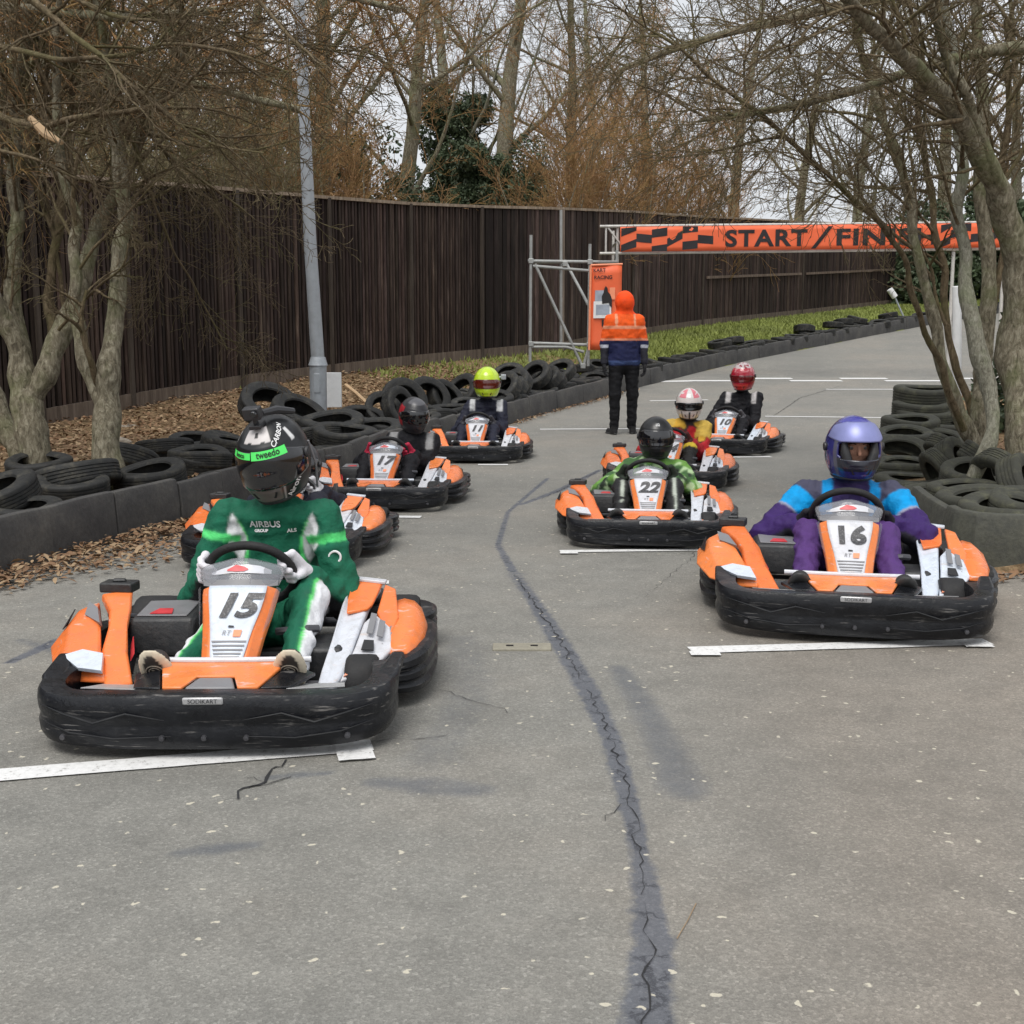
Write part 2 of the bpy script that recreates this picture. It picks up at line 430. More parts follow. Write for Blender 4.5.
    k = mix(nt, 1.0, mix(nt, 1.0, sp, pick, 'MULTIPLY'), zone, 'MULTIPLY')
    c = mix(nt, k, c, (.56,.52,.42))
    L.new(c, b.inputs['Base Color'])
    b.inputs['Specular IOR Level'].default_value = .35
    r = ramp(nt, mid.outputs[0], [(.3, g3(.68)), (.7, g3(.9))]); L.new(r, b.inputs['Roughness'])
    hh = mix(nt, .5, agg.outputs['Distance'], agg2.outputs[0])
    bp = N(nt, 'ShaderNodeBump', Strength=.6, Distance=.006); L.new(hh, bp.inputs['Height']); L.new(bp.outputs[0], b.inputs['Normal'])
    return m
def seg_mask(X, Y, pts, w):
    "1 on the polyline, falling to 0 at width w (per-point widths)"
    out = np.zeros_like(X)
    for i in range(len(pts)-1):
        a = np.array(pts[i]); bb = np.array(pts[i+1]); d = bb-a
        t = np.clip(((X-a[0])*d[0]+(Y-a[1])*d[1])/(d@d+1e-9), 0, 1)
        dist = np.hypot(X-a[0]-t*d[0], Y-a[1]-t*d[1]); ww = w[i]+(w[i+1]-w[i])*t
        out = np.maximum(out, np.clip(1.45-dist/ww*1.25, 0, 1))
    return out
def build_road():
    ys = [-4.0]
    while ys[-1] < 46: ys.append(ys[-1]+max(.02 if 1.3 < ys[-1] else .25, .0045*max(ys[-1], 1)*max(ys[-1]/4, 1)))
    ys = np.array(ys); nx = 330
    u = np.linspace(0, 1, nx)
    XL = np.array([xl(y)-.12 for y in ys]); XR = np.array([xr(y)+.12 for y in ys])
    X = XL[:, None]+(XR-XL)[:, None]*u; Y = np.repeat(ys[:, None], nx, 1)
    Z = np.repeat(np.array([road_z(y) for y in ys])[:, None], nx, 1)
    def gp(l): return [tuple(on_road(*p)[:2]) for p in l]
    def mw(l, ws): return [w*on_road(*p).y/F for p, w in zip(l, ws)]
    seam = [(548,478),(508,512),(498,545),(515,575),(533,600),(556,636),(588,690),(612,740),(628,800),(640,850),(648,900),(652,940),(650,985),(648,1040),(645,1200)]
    sw = [3,3,4,7,9,13,15,14,14,13,20,27,33,38,44]
    R = seg_mask(X, Y, gp(seam), mw(seam, sw))
    for cr, w in (([(600,470),(560,490),(520,505)], [2,3,2]), ([(10,662),(60,640),(95,640)], [4,6,3])):
        R = np.maximum(R, seg_mask(X, Y, gp(cr), [q*1.9 for q in mw(cr, w)])*1.0)
    patch = [(618,668),(640,700),(662,740),(678,775),(684,790)]
    G = seg_mask(X, Y, gp(patch), mw(patch, [14,20,25,32,34]))
    for cr, w in (([(180,853),(215,849),(255,845)], [12,20,12]), ([(375,782),(430,786),(480,790)], [18,34,22]), ([(265,778),(300,775),(330,773)], [8,12,6]), ([(20,640),(60,652),(90,655)], [6,12,6])):
        G = np.maximum(G, seg_mask(X, Y, gp(cr), mw(cr, w)))
    G = np.maximum(G, seg_mask(X, Y, gp([(462,640),(470,690),(430,760)]), mw([(462,640),(470,690),(430,760)], [28,34,40]))*.50)
    B = np.clip((X-.25-(Y-3)*.1)*1.4, 0, 1)*np.clip((7-Y)*.6, 0, 1)*.45
    V = np.stack([X, Y, Z], -1).reshape(-1, 3)
    i = np.arange((len(ys)-1)*nx).reshape(len(ys)-1, nx)[:, :-1].ravel()
    Fc = np.stack([i, i+1, i+nx+1, i+nx], 1)
    o = mesh_np('road', V, Fc, road_material(), col=np.stack([R, G, B], -1).reshape(-1, 3))
    tag(o, kind='structure')
build_road()

def ground_material():
    m, nt, b = nodes('bank_soil'); L = nt.links
    tc = N(nt, 'ShaderNodeTexCoord'); co = tc.outputs['Object']
    n1 = N(nt, 'ShaderNodeTexNoise', Scale=14, Detail=9, Roughness=.75); L.new(co, n1.inputs['Vector'])
    n2 = N(nt, 'ShaderNodeTexNoise', Scale=.8, Detail=5); L.new(co, n2.inputs['Vector'])
    v = N(nt, 'ShaderNodeTexVoronoi', Scale=26); L.new(co, v.inputs['Vector'])
    soil = ramp(nt, n1.outputs[0], [(.3, (.075,.05,.03)), (.5, (.20,.135,.075)), (.7, (.36,.26,.15))])
    hs = N(nt, 'ShaderNodeSeparateColor'); L.new(v.outputs['Color'], hs.inputs[0])
    soil = mix(nt, .6, soil, mix(nt, 1.0, soil, ramp(nt, hs.outputs[0], [(0, g3(.5)), (1, g3(1.6))]), 'MULTIPLY'))
    grass = ramp(nt, n1.outputs[0], [(.3, (.07,.085,.02)), (.5, (.17,.20,.045)), (.7, (.28,.29,.09))])
    at_ = N(nt, 'ShaderNodeAttribute'); at_.attribute_name = 'Col'
    sep = N(nt, 'ShaderNodeSeparateColor'); L.new(at_.outputs['Color'], sep.inputs[0])
    ad = N(nt, 'ShaderNodeMath', operation='MULTIPLY_ADD'); L.new(n1.outputs[0], ad.inputs[0]); ad.inputs[1].default_value = 1.0; L.new(sep.outputs[0], ad.inputs[2])
    c = mix(nt, ramp(nt, ad.outputs[0], [(.75, g3(0)), (1.15, g3(1))]), soil, grass)
    L.new(c, b.inputs['Base Color']); b.inputs['Roughness'].default_value = .95; b.inputs['Specular IOR Level'].default_value = .15
    bp = N(nt, 'ShaderNodeBump', Strength=1, Distance=.04); L.new(n1.outputs[0], bp.inputs['Height']); L.new(bp.outputs[0], b.inputs['Normal'])
    return m
def build_ground():
    ys = list(np.arange(-4, 46, .2))+[50, 60, 80, 120, 200, 400]
    V = []; C = []
    rows = 0
    for y in ys:
        a, b, f = xl(y), xr(y), min(interp(y, FY, FX), xl(y)-1.2)
        xs = [f-400, f-60, f-20, f-8, f-3]+list(np.linspace(f, a-.02, 30))+[a+.1, b-.1]+list(np.linspace(b+.02, b+4, 16))+[b+8, b+20, b+60, b+400]
        for x in xs:
            if a+.05 < x < b-.05: z = road_z(y)-.04
            elif y > 46: z = gz(x, 46)
            else:
                z = gz(x, y)
                if x < a or x > b: z += .05*noise.noise(Vector((x*1.3, y*1.3, 0)))+.02*noise.noise(Vector((x*5, y*5, 3)))
            V.append((x, y, z))
            g = 0.0
            if x < a: g = min(1, max(0, (y-18.5)/11))*.75+.12*noise.noise(Vector((x*.9, y*.9, 9)))-.05
            if x < f-2.5 or x > b+10: g = .12
            C.append((g, 0, 0))
        rows += 1; w = len(xs)
    i = np.arange((rows-1)*w).reshape(rows-1, w)[:, :-1].ravel()
    Fc = np.stack([i, i+1, i+w+1, i+w], 1)
    tag(mesh_np('ground', V, Fc, ground_material(), col=np.array(C)), kind='structure')
build_ground()

# painted lines -------------------------------------------------
def line_paint():
    m, nt, b = nodes('line_paint'); L = nt.links
    tc = N(nt, 'ShaderNodeTexCoord')
    n = N(nt, 'ShaderNodeTexNoise', Scale=45, Detail=7, Roughness=.75); L.new(tc.outputs['Object'], n.inputs['Vector'])
    c = ramp(nt, n.outputs[0], [(.34, (.30,.29,.27)), (.43, (.66,.66,.65)), (.7, (.80,.80,.79))])
    L.new(c, b.inputs['Base Color']); b.inputs['Roughness'].default_value = .7
    bp = N(nt, 'ShaderNodeBump', Strength=.5, Distance=.004); L.new(n.outputs[0], bp.inputs['Height']); L.new(bp.outputs[0], b.inputs['Normal'])
    M['line_paint'] = m
line_paint()
def paint_strip(mb, a, b, w, n=12, lift=.005):
    a, b = Vector(a[:2]), Vector(b[:2]); d = (b-a).normalized(); q = Vector((-d.y, d.x))*w/2
    vs = []
    for i in range(n+1):
        p = a+(b-a)*i/n
        for s in (-1, 1):
            x, y = p+q*s*(1+.05*random.uniform(-1, 1)); vs.append((x, y, road_z(y)+lift))
    mb.add(vs, [(2*i, 2*i+2, 2*i+3, 2*i+1) for i in range(n)])
def grid_box(p1, p2, w=.07, tick=None):
    mb = MB(); a, b = on_road(*p1), on_road(*p2)
    paint_strip(mb, a, b, w)
    if tick:
        for (t1, t2, tw) in tick: paint_strip(mb, on_road(*t1), on_road(*t2), tw, 3, lift=.0085)
    tag(mb.build('grid_line', M['line_paint'], smooth=False), kind='structure')
grid_box((-60,781),(372,746), .105, [((336,754),(372,751),.17)])
grid_box((690,651),(988,642.5), .10, [((690,655),(720,655),.06),((962,645.5),(990,645.5),.10)])
grid_box((560,552),(712,550), .075, [((560,554),(578,554),.05)])
grid_box((330,584),(389,583), 0.081)
grid_box((378,517),(421,517.5), 0.095)
grid_box((478,465),(508,465), 0.108)
grid_box((730,457.5),(771,457), 0.108)
grid_box((540,429.5),(640,429), 0.095)
grid_box((650,401),(708,400), 0.095)
grid_box((765,416.5),(895,418), 0.095)
grid_box((826,389.5),(897,389.5), 0.095)
def start_line():
    mb = MB()
    xs = [640,690,740,790,840,885,945,1010]
    for i in range(len(xs)-1):
        y = 379.6+(1.5 if i % 2 else -1.0)+ (2.5 if i == 0 else 0)
        paint_strip(mb, on_road(xs[i], y+(.8 if i == 0 else 0)), on_road(xs[i+1]+2, y), .23, 4, .005+.003*(i % 2))
    tag(mb.build('start_line', M['line_paint'], smooth=False), kind='structure')
start_line()
def drain():
    p = on_road(522, 648); mb = MB().box((p.x, p.y, .003), (.24,.10,.012)); 
    o = mb.build('drain_cover', M['drain_cover'], bevel=.003)
    for i in range(2): MB().box((p.x-.05+.1*i, p.y, .0105), (.03,.008,.006)).build('lifting_slot', M['print_black'], o)
    tag(o, 'small rectangular metal cover set flat in the middle of the tarmac', 'drain cover')
drain()

def cracks():
    m = simple('crack_dark', (.022,.022,.024), .9, var=.3, scale=40)
    rg = random.Random(3)
    L = [([(222,803),(238,798),(246,788),(262,783),(270,771),(281,766),(286,756)], 2.6), ([(246,788),(262,785),(285,779),(300,777)], 1.2), ([(286,756),(330,748),(380,741),(420,738),(455,737)], 1.3), ([(262,783),(252,778),(240,781)], 1.0),
         ([(440,690),(470,700),(520,715)], 1.0), ([(588,690),(606,728),(622,772),(634,820),(643,868),(646,905)], 1.5), ([(646,905),(650,950),(646,1000),(650,1060)], 1.8), ([(515,575),(536,606),(560,642),(588,690)], 1.2), ([(600,470),(570,486),(540,500)], .8),
         ([(630,800),(612,812),(600,830)], .8), ([(720,510),(690,560),(640,600)], .5), ([(770,418),(800,398),(840,386)], .8)]
    for px, w in L:
        P = [on_road(*p) for p in px]; pts = []
        for a, b in zip(P[:-1], P[1:]):
            n = max(2, int((b-a).length/.035))
            for i in range(n): pts.append(a+(b-a)*i/n+Vector((rg.uniform(-1,1), rg.uniform(-1,1), 0))*.014)
        mb = MB(); vs = []
        for i, p in enumerate(pts):
            d = (pts[min(i+1, len(pts)-1)]-pts[max(i-1, 0)]).normalized(); q = Vector((-d.y, d.x, 0)); ww = w*.75*p.y/F*rg.uniform(.1, 1.0)*(1-.7*abs(2*i/len(pts)-1)**3)
            for s in (-1, 1): v = p+q*ww*s; vs.append((v.x, v.y, road_z(v.y)+.0035))
        mb.add(vs, [(2*i, 2*i+2, 2*i+3, 2*i+1) for i in range(len(pts)-1)])
        tag(mb.build('road_crack', m, smooth=False), kind='structure')
cracks()
# fence ---------------------------------------------------------
def fence_material(name, c0, c1, c2):
    m, nt, b = nodes(name); L = nt.links
    tc = N(nt, 'ShaderNodeTexCoord'); mp = N(nt, 'ShaderNodeMapping'); mp.inputs['Scale'].default_value = (8, 8, .8); L.new(tc.outputs['Object'], mp.inputs[0])
    n = N(nt, 'ShaderNodeTexNoise', Scale=1.6, Detail=8, Roughness=.7); L.new(mp.outputs[0], n.inputs['Vector'])
    at_ = N(nt, 'ShaderNodeAttribute'); at_.attribute_name = 'Col'
    c = ramp(nt, n.outputs[0], [(.3, c0), (.52, c1), (.75, c2)])
    c = mix(nt, 1.0, c, at_.outputs['Color'], 'MULTIPLY')
    L.new(c, b.inputs['Base Color']); b.inputs['Roughness'].default_value = .85; b.inputs['Specular IOR Level'].default_value = .25
    bp = N(nt, 'ShaderNodeBump', Strength=.6, Distance=.01); L.new(n.outputs[0], bp.inputs['Height']); L.new(bp.outputs[0], b.inputs['Normal'])
    M[name] = m
fence_material('fence_board', (.017,.011,.009), (.044,.030,.025), (.115,.086,.070))
fence_material('fence_trim', (.07,.055,.045), (.14,.115,.095), (.24,.21,.18))
def build_fence():
    root = empty('timber_fence', (FP[5][0], FP[5][1], FP[5][2]))
    tag(root, 'tall dark brown vertical board fence running behind the track bank', 'fence')
    base = Vector(root.location)
    for s in range(len(FP)-1):
        a, b = FP[s], FP[s+1]
        A = Vector(a[:2]); B = Vector(b[:2]); Ld = (B-A).length; d = (B-A)/Ld; nrm = Vector((d.y, -d.x))
        nb = int(Ld/(.082 if s < 9 else .125))
        V = []; Fc = []; C = []
        def bx(t0, t1, z0, z1, off, th, tone, slope=0):
            n = len(V)
            for t, sl in ((t0, 0), (t1, 1)):
                zz0 = z0(t); zz1 = z1(t)
                for o_ in (off, off+th):
                    p = A+d*t+nrm*o_
                    V.append((p.x-base.x, p.y-base.y, zz0-base.z)); V.append((p.x-base.x, p.y-base.y, zz1-base.z))
            # order: t0:(o0 z0,z1)(o1 z0,z1) t1: same
            for q in [(0,1,3,2),(4,6,7,5),(0,4,5,1),(2,3,7,6),(1,5,7,3),(0,2,6,4)]: Fc.append([n+i for i in q])
            C.extend([tone]*8)
        zb = lambda t: a[2]+(b[2]-a[2])*t/Ld
        zt = lambda t: a[3]+(b[3]-a[3])*t/Ld
        bx(0, Ld, lambda t: zb(t)-.2, lambda t: zt(t)-.03, -.02, .02, (.22,.22,.22))
        st = Ld/nb
        for i in range(nb):
            pn_ = A+d*(i*st); k = random.uniform(.55, 1.3)*(.95+.9*noise.noise(Vector((pn_.x*.45, pn_.y*.45, 2))))
            if random.random() < .04: k = 1.9
            j = random.uniform(-.01, .01)
            g_ = .015 if s < 9 else .008; bx(i*st+g_, (i+1)*st-g_-.01*random.random(), lambda t: zb(t)+.16, lambda t, j=j: zt(t)-.02+j, .002, .026+.012*(i % 2), (k, k*random.uniform(.93,1.02), k*random.uniform(.9,1.02)))
        mesh_np('board_panel', V, Fc, M['fence_board'], root, smooth=False, col=np.array(C))
        V.clear(); Fc.clear(); C.clear()
        bx(0, Ld, lambda t: zb(t)-.06, lambda t: zb(t)+.19, .0, .06, (.9,.85,.8))
        mesh_np('gravel_board', V, Fc, M['fence_trim'], root, smooth=False, col=np.array(C))
        V.clear(); Fc.clear(); C.clear()
        bx(0, Ld, lambda t: zt(t)-.02, lambda t: zt(t)+.03, -.04, .11, (1.9,1.8,1.6))
        mesh_np('cap_rail', V, Fc, M['fence_trim'], root, smooth=False, col=np.array(C))
        V.clear(); Fc.clear(); C.clear()
        bx(-.035, .035, lambda t: zb(t)-.2, lambda t: zt(t)+.0, .045, .035, (1.5,1.45,1.4) if s == 10 else (.42,.40,.38))
        mesh_np('post', V, Fc, M['fence_trim'], root, smooth=False, col=np.array(C))
        if s in (12, 13):
            V.clear(); Fc.clear(); C.clear()
            bx(.2, Ld-.2, lambda t: zb(t)+(zt(t)-zb(t))*.44, lambda t: zb(t)+(zt(t)-zb(t))*.44+.07, .05, .05, (1.1,1.0,.95))
            mesh_np('mid_rail', V, Fc, M['fence_trim'], root, smooth=False, col=np.array(C))
build_fence()

# barriers -------------------------------------------------------
def barrier_mat(name, c0, c1, c2):
    m, nt, b = nodes(name); L = nt.links
    tc = N(nt, 'ShaderNodeTexCoord')
    n = N(nt, 'ShaderNodeTexNoise', Scale=3.2, Detail=9, Roughness=.72); L.new(tc.outputs['Object'], n.inputs['Vector'])
    n2 = N(nt, 'ShaderNodeTexNoise', Scale=38, Detail=5, Roughness=.7); L.new(tc.outputs['Object'], n2.inputs['Vector'])
    c = ramp(nt, n.outputs[0], [(.3, c0), (.5, c1), (.72, c2)])
    c = mix(nt, .6, c, mix(nt, 1.0, c, ramp(nt, n2.outputs[0], [(.3, g3(.6)), (.7, g3(1.4))]), 'MULTIPLY'))
    L.new(c, b.inputs['Base Color']); b.inputs['Roughness'].default_value = .75
    bp = N(nt, 'ShaderNodeBump', Strength=.5, Distance=.01); L.new(n2.outputs[0], bp.inputs['Height']); L.new(bp.outputs[0], b.inputs['Normal'])
    M[name] = m
barrier_mat('barrier_rubber', (.032,.031,.032), (.055,.053,.051), (.095,.09,.08))
barrier_mat('barrier_green', (.030,.031,.027), (.052,.053,.043), (.10,.10,.072))
def barrier(pts, h, name, mat, label, lean=0.0, seglen=.62):
    "pts: polyline of (x, y) at the foot of the face on the track side"
    P = [Vector(p) for p in pts]; acc = [0]
    for i in range(1, len(P)): acc.append(acc[-1]+(P[i]-P[i-1]).length)
    def pos(s):
        x = interp(s, acc, [p.x for p in P]); y = interp(s, acc, [p.y for p in P]); return Vector((x, y))
    root = empty(name, (P[0].x, P[0].y, road_z(P[0].y))); tag(root, label, 'barrier')
    base = Vector(root.location); s = 0; k = 0
    while s < acc[-1]-.05:
        L = seglen*random.uniform(.9, 1.1) if s < 14 else seglen*2.0
        e = min(s+L, acc[-1]); n = 6; secs = []
        hh = h*random.uniform(.97, 1.05); off = random.uniform(-.008, .008); tw = random.uniform(-.02, .02)
        for i in range(n+1):
            t = s+.005+(e-s-.010)*i/n; p = pos(t); q = pos(min(t+.1, acc[-1])); o_ = pos(max(t-.1, 0)); d = (q-o_).normalized(); nr = Vector((-d.y, d.x))  # away from track
            z = road_z(p.y); hv = hh+tw*(i/n-.5)+.008*noise.noise(Vector((p.x*3, p.y*3, 0))); bul = .012*noise.noise(Vector((p.x*4, p.y*4, 5)))
            prof = [(off, -.02), (off+bul+.006, hv*.5), (off+.022, hv*.93), (off+.032, hv), (off+.075, hv+.004), (off+.085, hv*.95), (off+.09, -.02)]
            secs.append([Vector((p.x+nr.x*a-base.x, p.y+nr.y*a-base.y, z+b-base.z)) for a, b in prof])
        o = MB().loft(secs).build('barrier_panel', mat, root, bevel=.004, angle=50)
        s = e; k += 1
    return root
left_line = [(xl(y), y) for y in np.concatenate([np.arange(2.5, 14, .35), np.arange(14, 46, .8)])]
barrier(left_line, .30, 'track_barrier', M['barrier_rubber'], 'low dark rubber wall of jointed panels along the left edge of the track')
_c = at(972, 572, 6.0)
right_pts = [(2.56, 7.7), (2.50, 7.3), (2.44, 6.62), (2.54, 6.46), (2.70, 6.42), (3.4, 6.38), (4.4, 6.33), (6.0, 6.28)]
barrier(right_pts, .30, 'track_barrier', M['barrier_green'], 'mossy dark rubber wall turning a corner on the right of the track below the trees', seglen=.9)
# ============================================================ KARTS
WC = Vector((0, .81, .430)); WU = Vector((0, -.60, .80)); WN = Vector((0, .80, .60)); WR = .158
def wheel_pt(th, r=WR): return WC+Vector((1,0,0))*math.cos(th)*r+WU*math.sin(th)*r

def sweep(mb, stations, prof, closed_prof=True):
    "stations: (x, y, nx, ny, z0, z1, thick)"
    secs = []
    for x, y, nx, ny, z0, z1, th in stations:
        secs.append([Vector((x+nx*(u-1)*th, y+ny*(u-1)*th, z0+(z1-z0)*w)) for u, w in prof])
    mb.loft(secs)
def plan(pts, zz, th, n=28, smooth=True):
    "resample a plan polyline (x,y,z0,z1), outward normals to its left"
    P = [Vector((p[0], p[1])) for p in pts]; acc = [0]
    for i in range(1, len(P)): acc.append(acc[-1]+(P[i]-P[i-1]).length)
    out = []
    ts = np.linspace(0, acc[-1], n)
    xs = np.interp(ts, acc, [p.x for p in P]); ys = np.interp(ts, acc, [p.y for p in P])
    z0 = np.interp(ts, acc, [p[2] for p in pts]); z1 = np.interp(ts, acc, [p[3] for p in pts])
    if smooth:
        for _ in range(3):
            for a in (xs, ys, z0, z1): a[1:-1] = (a[:-2]+2*a[1:-1]+a[2:])/4
    for i in range(n):
        j, k = max(i-1, 0), min(i+1, n-1); d = Vector((xs[k]-xs[j], ys[k]-ys[j])).normalized(); out.append((xs[i], ys[i], d.y, -d.x, z0[i], z1[i], th))
    return out
BP = [(0,0), (.55,0), (.86,.05), (.97,.16), (1.0,.30), (.93,.44), (.93,.50), (1.0,.60), (1.02,.74), (.98,.90), (.88,.985), (.66,1.0), (0,.98)]
RP = [(0,0), (.7,0), (.95,.06), (1,.20), (.88,.30), (.88,.34), (1,.42), (1,.56), (.88,.64), (.88,.68), (1,.76), (.98,.92), (.8,1), (0,1)]

def kart_tyre(R, w, k=28):
    prof = [(R*.52, -w*.42), (R*.62, -w*.5), (R*.88, -w*.5), (R*.98, -w*.42), (R, -w*.25), (R, w*.25), (R*.98, w*.42), (R*.88, w*.5), (R*.62, w*.5), (R*.52, w*.42)]
    return MB().lathe(prof, axis='x', k=k, closed=True)
def kart_rim(R, w):
    return MB().lathe([(.0, -w*.2), (R*.2, -w*.22), (R*.22, -w*.05), (R*.46, -w*.1), (R*.53, -w*.42), (R*.53, w*.42), (R*.3, w*.2), (0, w*.2)], axis='x', k=24)

def make_kart(number, detail=True):
    k = empty('go_kart'); OR, BK, WH = M['orange_plastic'], M['black_plastic'], M['white_plastic']
    # --- bumpers and black side pods
    mb = MB()
    sweep(mb, plan([(-.565,.42,.07,.212), (-.585,.26,.055,.212), (-.565,.13,.042,.206), (-.48,.045,.035,.200), (-.3,.010,.028,.208), (0,0,.028,.214), (.3,.010,.028,.208), (.48,.045,.035,.200), (.565,.13,.042,.206), (.585,.26,.055,.212), (.565,.42,.07,.212)], 0, .085, 48), BP)
    fb = mb.build('front_bumper', BK, k, angle=28)
    for sx in (-1, 1):   # moulded swage lines and ears on the face of the bumper
        mb = MB()
        mb.tube([(sx*.12,-.003,.135), (sx*.24,.001,.155), (sx*.34,.004,.125), (sx*.44,.026,.15), (sx*.53,.085,.165)], [.001,.0042,.005,.0042,.001], 6)
        mb.tube([(sx*.10,-.003,.085), (sx*.28,.004,.075), (sx*.42,.022,.09), (sx*.52,.08,.11)], [.001,.004,.004,.001], 6)
        mb.build('swage_line', M['crease_black'], fb)
        MB().plate([(sx*.50,.20,.200), (sx*.545,.17,.203), (sx*.582,.25,.216), (sx*.592,.44,.236), (sx*.545,.46,.232), (sx*.515,.32,.214)], .035, (0,0,1)).build('bumper_ear', BK, fb, bevel=.012, seg=3)
    for x in (-.44, -.13, .0, .13, .44):
        MB().lathe([(0,-.012), (.008,-.011), (.010,-.004), (.010,.0)], (x, .004+max(0, abs(x)-.3)*.13, .078), 'y', 10).build('bolt', M['frame_metal'], fb)
    e = MB().box((0,.0,.196), (.125,.010,.024), Matrix.Rotation(math.radians(8), 3, 'X')).build('badge', M['silver_sticker'], fb, bevel=.005)
    if detail: text_on('SODIKART', .019, lambda x, y: Vector((x, -.0068+y*.14, .196+y)), M['dark_print'], e)
    for sx in (-1, 1):
        mb = MB(); pts = [(.50,.50,.06,.17), (.60,.51,.05,.18), (.665,.62,.045,.195), (.685,.85,.045,.205), (.68,1.05,.045,.195), (.64,1.18,.05,.18), (.55,1.22,.06,.175)]
        st = plan(pts if sx > 0 else [(-p[0],)+p[1:] for p in pts][::-1], 0, .10, 26)
        sweep(mb, st, RP); mb.build('side_pod', BK, k, angle=28)
    mb = MB(); pts = [(.56,1.25,.05,.155), (.65,1.29,.045,.165), (.67,1.42,.045,.17), (.64,1.56,.045,.165), (.52,1.64,.05,.16), (0,1.67,.05,.155)]
    pts = pts+[(-p[0],)+p[1:] for p in pts[::-1][1:]]
    sweep(mb, plan(pts, 0, .10, 50), RP); mb.build('rear_bumper', BK, k, angle=28)
    # --- wheels
    for sx, y, R, w in ((-.44,.48,.105,.11), (.44,.48,.105,.11), (-.50,1.36,.115,.18), (.50,1.36,.115,.18)):
        wh = empty('wheel', (sx, y, R)); wh.parent = k
        kart_tyre(R, w).build('tyre', M['kart_rubber'], wh, angle=50); kart_rim(R, w).build('rim', M['frame_metal'], wh)
    MB().tube([(-.40,.48,.105), (.40,.48,.105)], .014).tube([(-.16,.40,.09), (-.42,.42,.12)], .012).tube([(.16,.40,.09), (.42,.42,.12)], .012).build('front_axle', M['frame_metal'], k)
    MB().tube([(-.5,1.36,.115), (.5,1.36,.115)], .02, 12).build('rear_axle', M['frame_metal'], k)
    # --- frame and floor
    fr = MB()
    for sx in (-1, 1):
        fr.tube([(sx*.17,.12,.07), (sx*.30,.30,.06), (sx*.34,.8,.06), (sx*.36,1.2,.06), (sx*.30,1.6,.08)], .015)
        fr.tube([(sx*.34,.55,.06), (sx*.58,.58,.10), (sx*.62,1.2,.10), (sx*.34,1.3,.06)], .012)
        fr.tube([(sx*.16,.10,.07), (sx*.16,.10,.18), (sx*.22,.33,.185)], .011)
    fr.tube([(-.17,.12,.07), (.17,.12,.07)], .015).tube([(-.36,1.25,.06), (.36,1.25,.06)], .015).tube([(-.58,.9,.10), (.58,.9,.10)], .011)
    fr.build('chassis_frame', M['frame_metal'], k)
    MB().plate([(-.24,.10,.052), (.24,.10,.052), (.33,.42,.052), (.35,1.05,.052), (-.35,1.05,.052), (-.33,.42,.052)], .006, (0,0,1)).build('floor_tray', M['floor_metal'], k)
    for sx in (-1, 1):
        MB().plate([(sx*.24,.10,.205), (sx*.42,.14,.200), (sx*.40,.30,.165), (sx*.26,.34,.150)], .004, (0,0,1)).build('front_tray', M['floor_metal'], k, bevel=.001)
    # --- pedal bar
    MB().tube([(-.285,.335,.236), (-.1,.325,.236), (.1,.325,.236), (.285,.335,.236)], .0105, 10).build('foot_bar', WH, k)
    for sx in (-1, 1):
        MB().tube([(sx*.19,.42,.07), (sx*.19,.36,.13), (sx*.19,.40,.20)], .008).box((sx*.19,.40,.19), (.07,.012,.05), Matrix.Rotation(-.5, 3, 'X')).build('pedal', M['frame_metal'], k)
    # --- orange front spoiler with its grey centre
    MB().plate([(-.210,.330,.232), (.210,.330,.232), (.150,.100,.212), (.088,.092,.214), (.060,.185,.224), (-.060,.185,.224), (-.088,.092,.214), (-.150,.100,.212)], .012, (0,0,1)).build('front_spoiler', OR, k, bevel=.004)
    for sx in (-1, 1):
        MB().plate([(sx*.215,.33,.222), (sx*.30,.33,.19), (sx*.25,.13,.203), (sx*.157,.105,.208)], .012, (0,-.1,1)).build('spoiler_flank', BK, k, bevel=.004)
    MB().plate([(-.054,.185,.219), (.054,.185,.219), (.080,.094,.212), (-.080,.094,.212)], .05, (0,0,1)).build('spoiler_centre', M['grey_print'], k, bevel=.008)
    # --- tall nose fairing
    T = [(.00,.335,.214,.080), (.10,.343,.226,.094), (.22,.368,.250,.098), (.45,.430,.303,.107), (.72,.505,.362,.122), (.92,.562,.420,.134), (1.0,.585,.437,.135)]
    secs = []
    for t, y, z, w in T:
        n = Vector((0,-.80,.60)).normalized(); c = Vector((0,y,z))
        f = .70
        P2 = [(-w,.055), (-w*.97,.03), (-w*f,.0), (-w*.35,-.004), (w*.35,-.004), (w*f,.0), (w*.97,.03), (w,.055), (w*.8,.075), (-w*.8,.075)]
        secs.append([c+Vector((a,0,0))-n*b for a, b in P2])
    MB().loft(secs).build('nose_fairing', OR, k, bevel=.004, angle=30)
    nz = Vector((0,-.80,.60))
    def face(u, t, lift=.004):   # u across -1..1, t up 0..1
        ts = [a[0] for a in T]; y = interp(t, ts, [a[1] for a in T]); z = interp(t, ts, [a[2] for a in T]); w = interp(t, ts, [a[3] for a in T])
        return Vector((u*w, y, z))+nz*(lift+.004*(1-min(1, abs(u)/.7)**2))
    mb = MB(); n = 12; rows = 14
    vs = []
    for i in range(rows+1):
        t = .085+(.985-.085)*i/rows
        wu = .55+.20*min(1, t*1.2)
        for j in range(n+1): vs.append(face((j/n*2-1)*wu, t, .006))
    mb.add(vs, [(i*(n+1)+j, i*(n+1)+j+1, (i+1)*(n+1)+j+1, (i+1)*(n+1)+j) for i in range(rows) for j in range(n)])
    pn = mb.build('number_panel', WH, k, fix=False); sm = pn.modifiers.new('s', 'SOLIDIFY'); sm.thickness = .003; sm.offset = -1
    def dec(u, t, lift=.0105): return face(u, t, lift)
    L_ = .36   # panel length along t
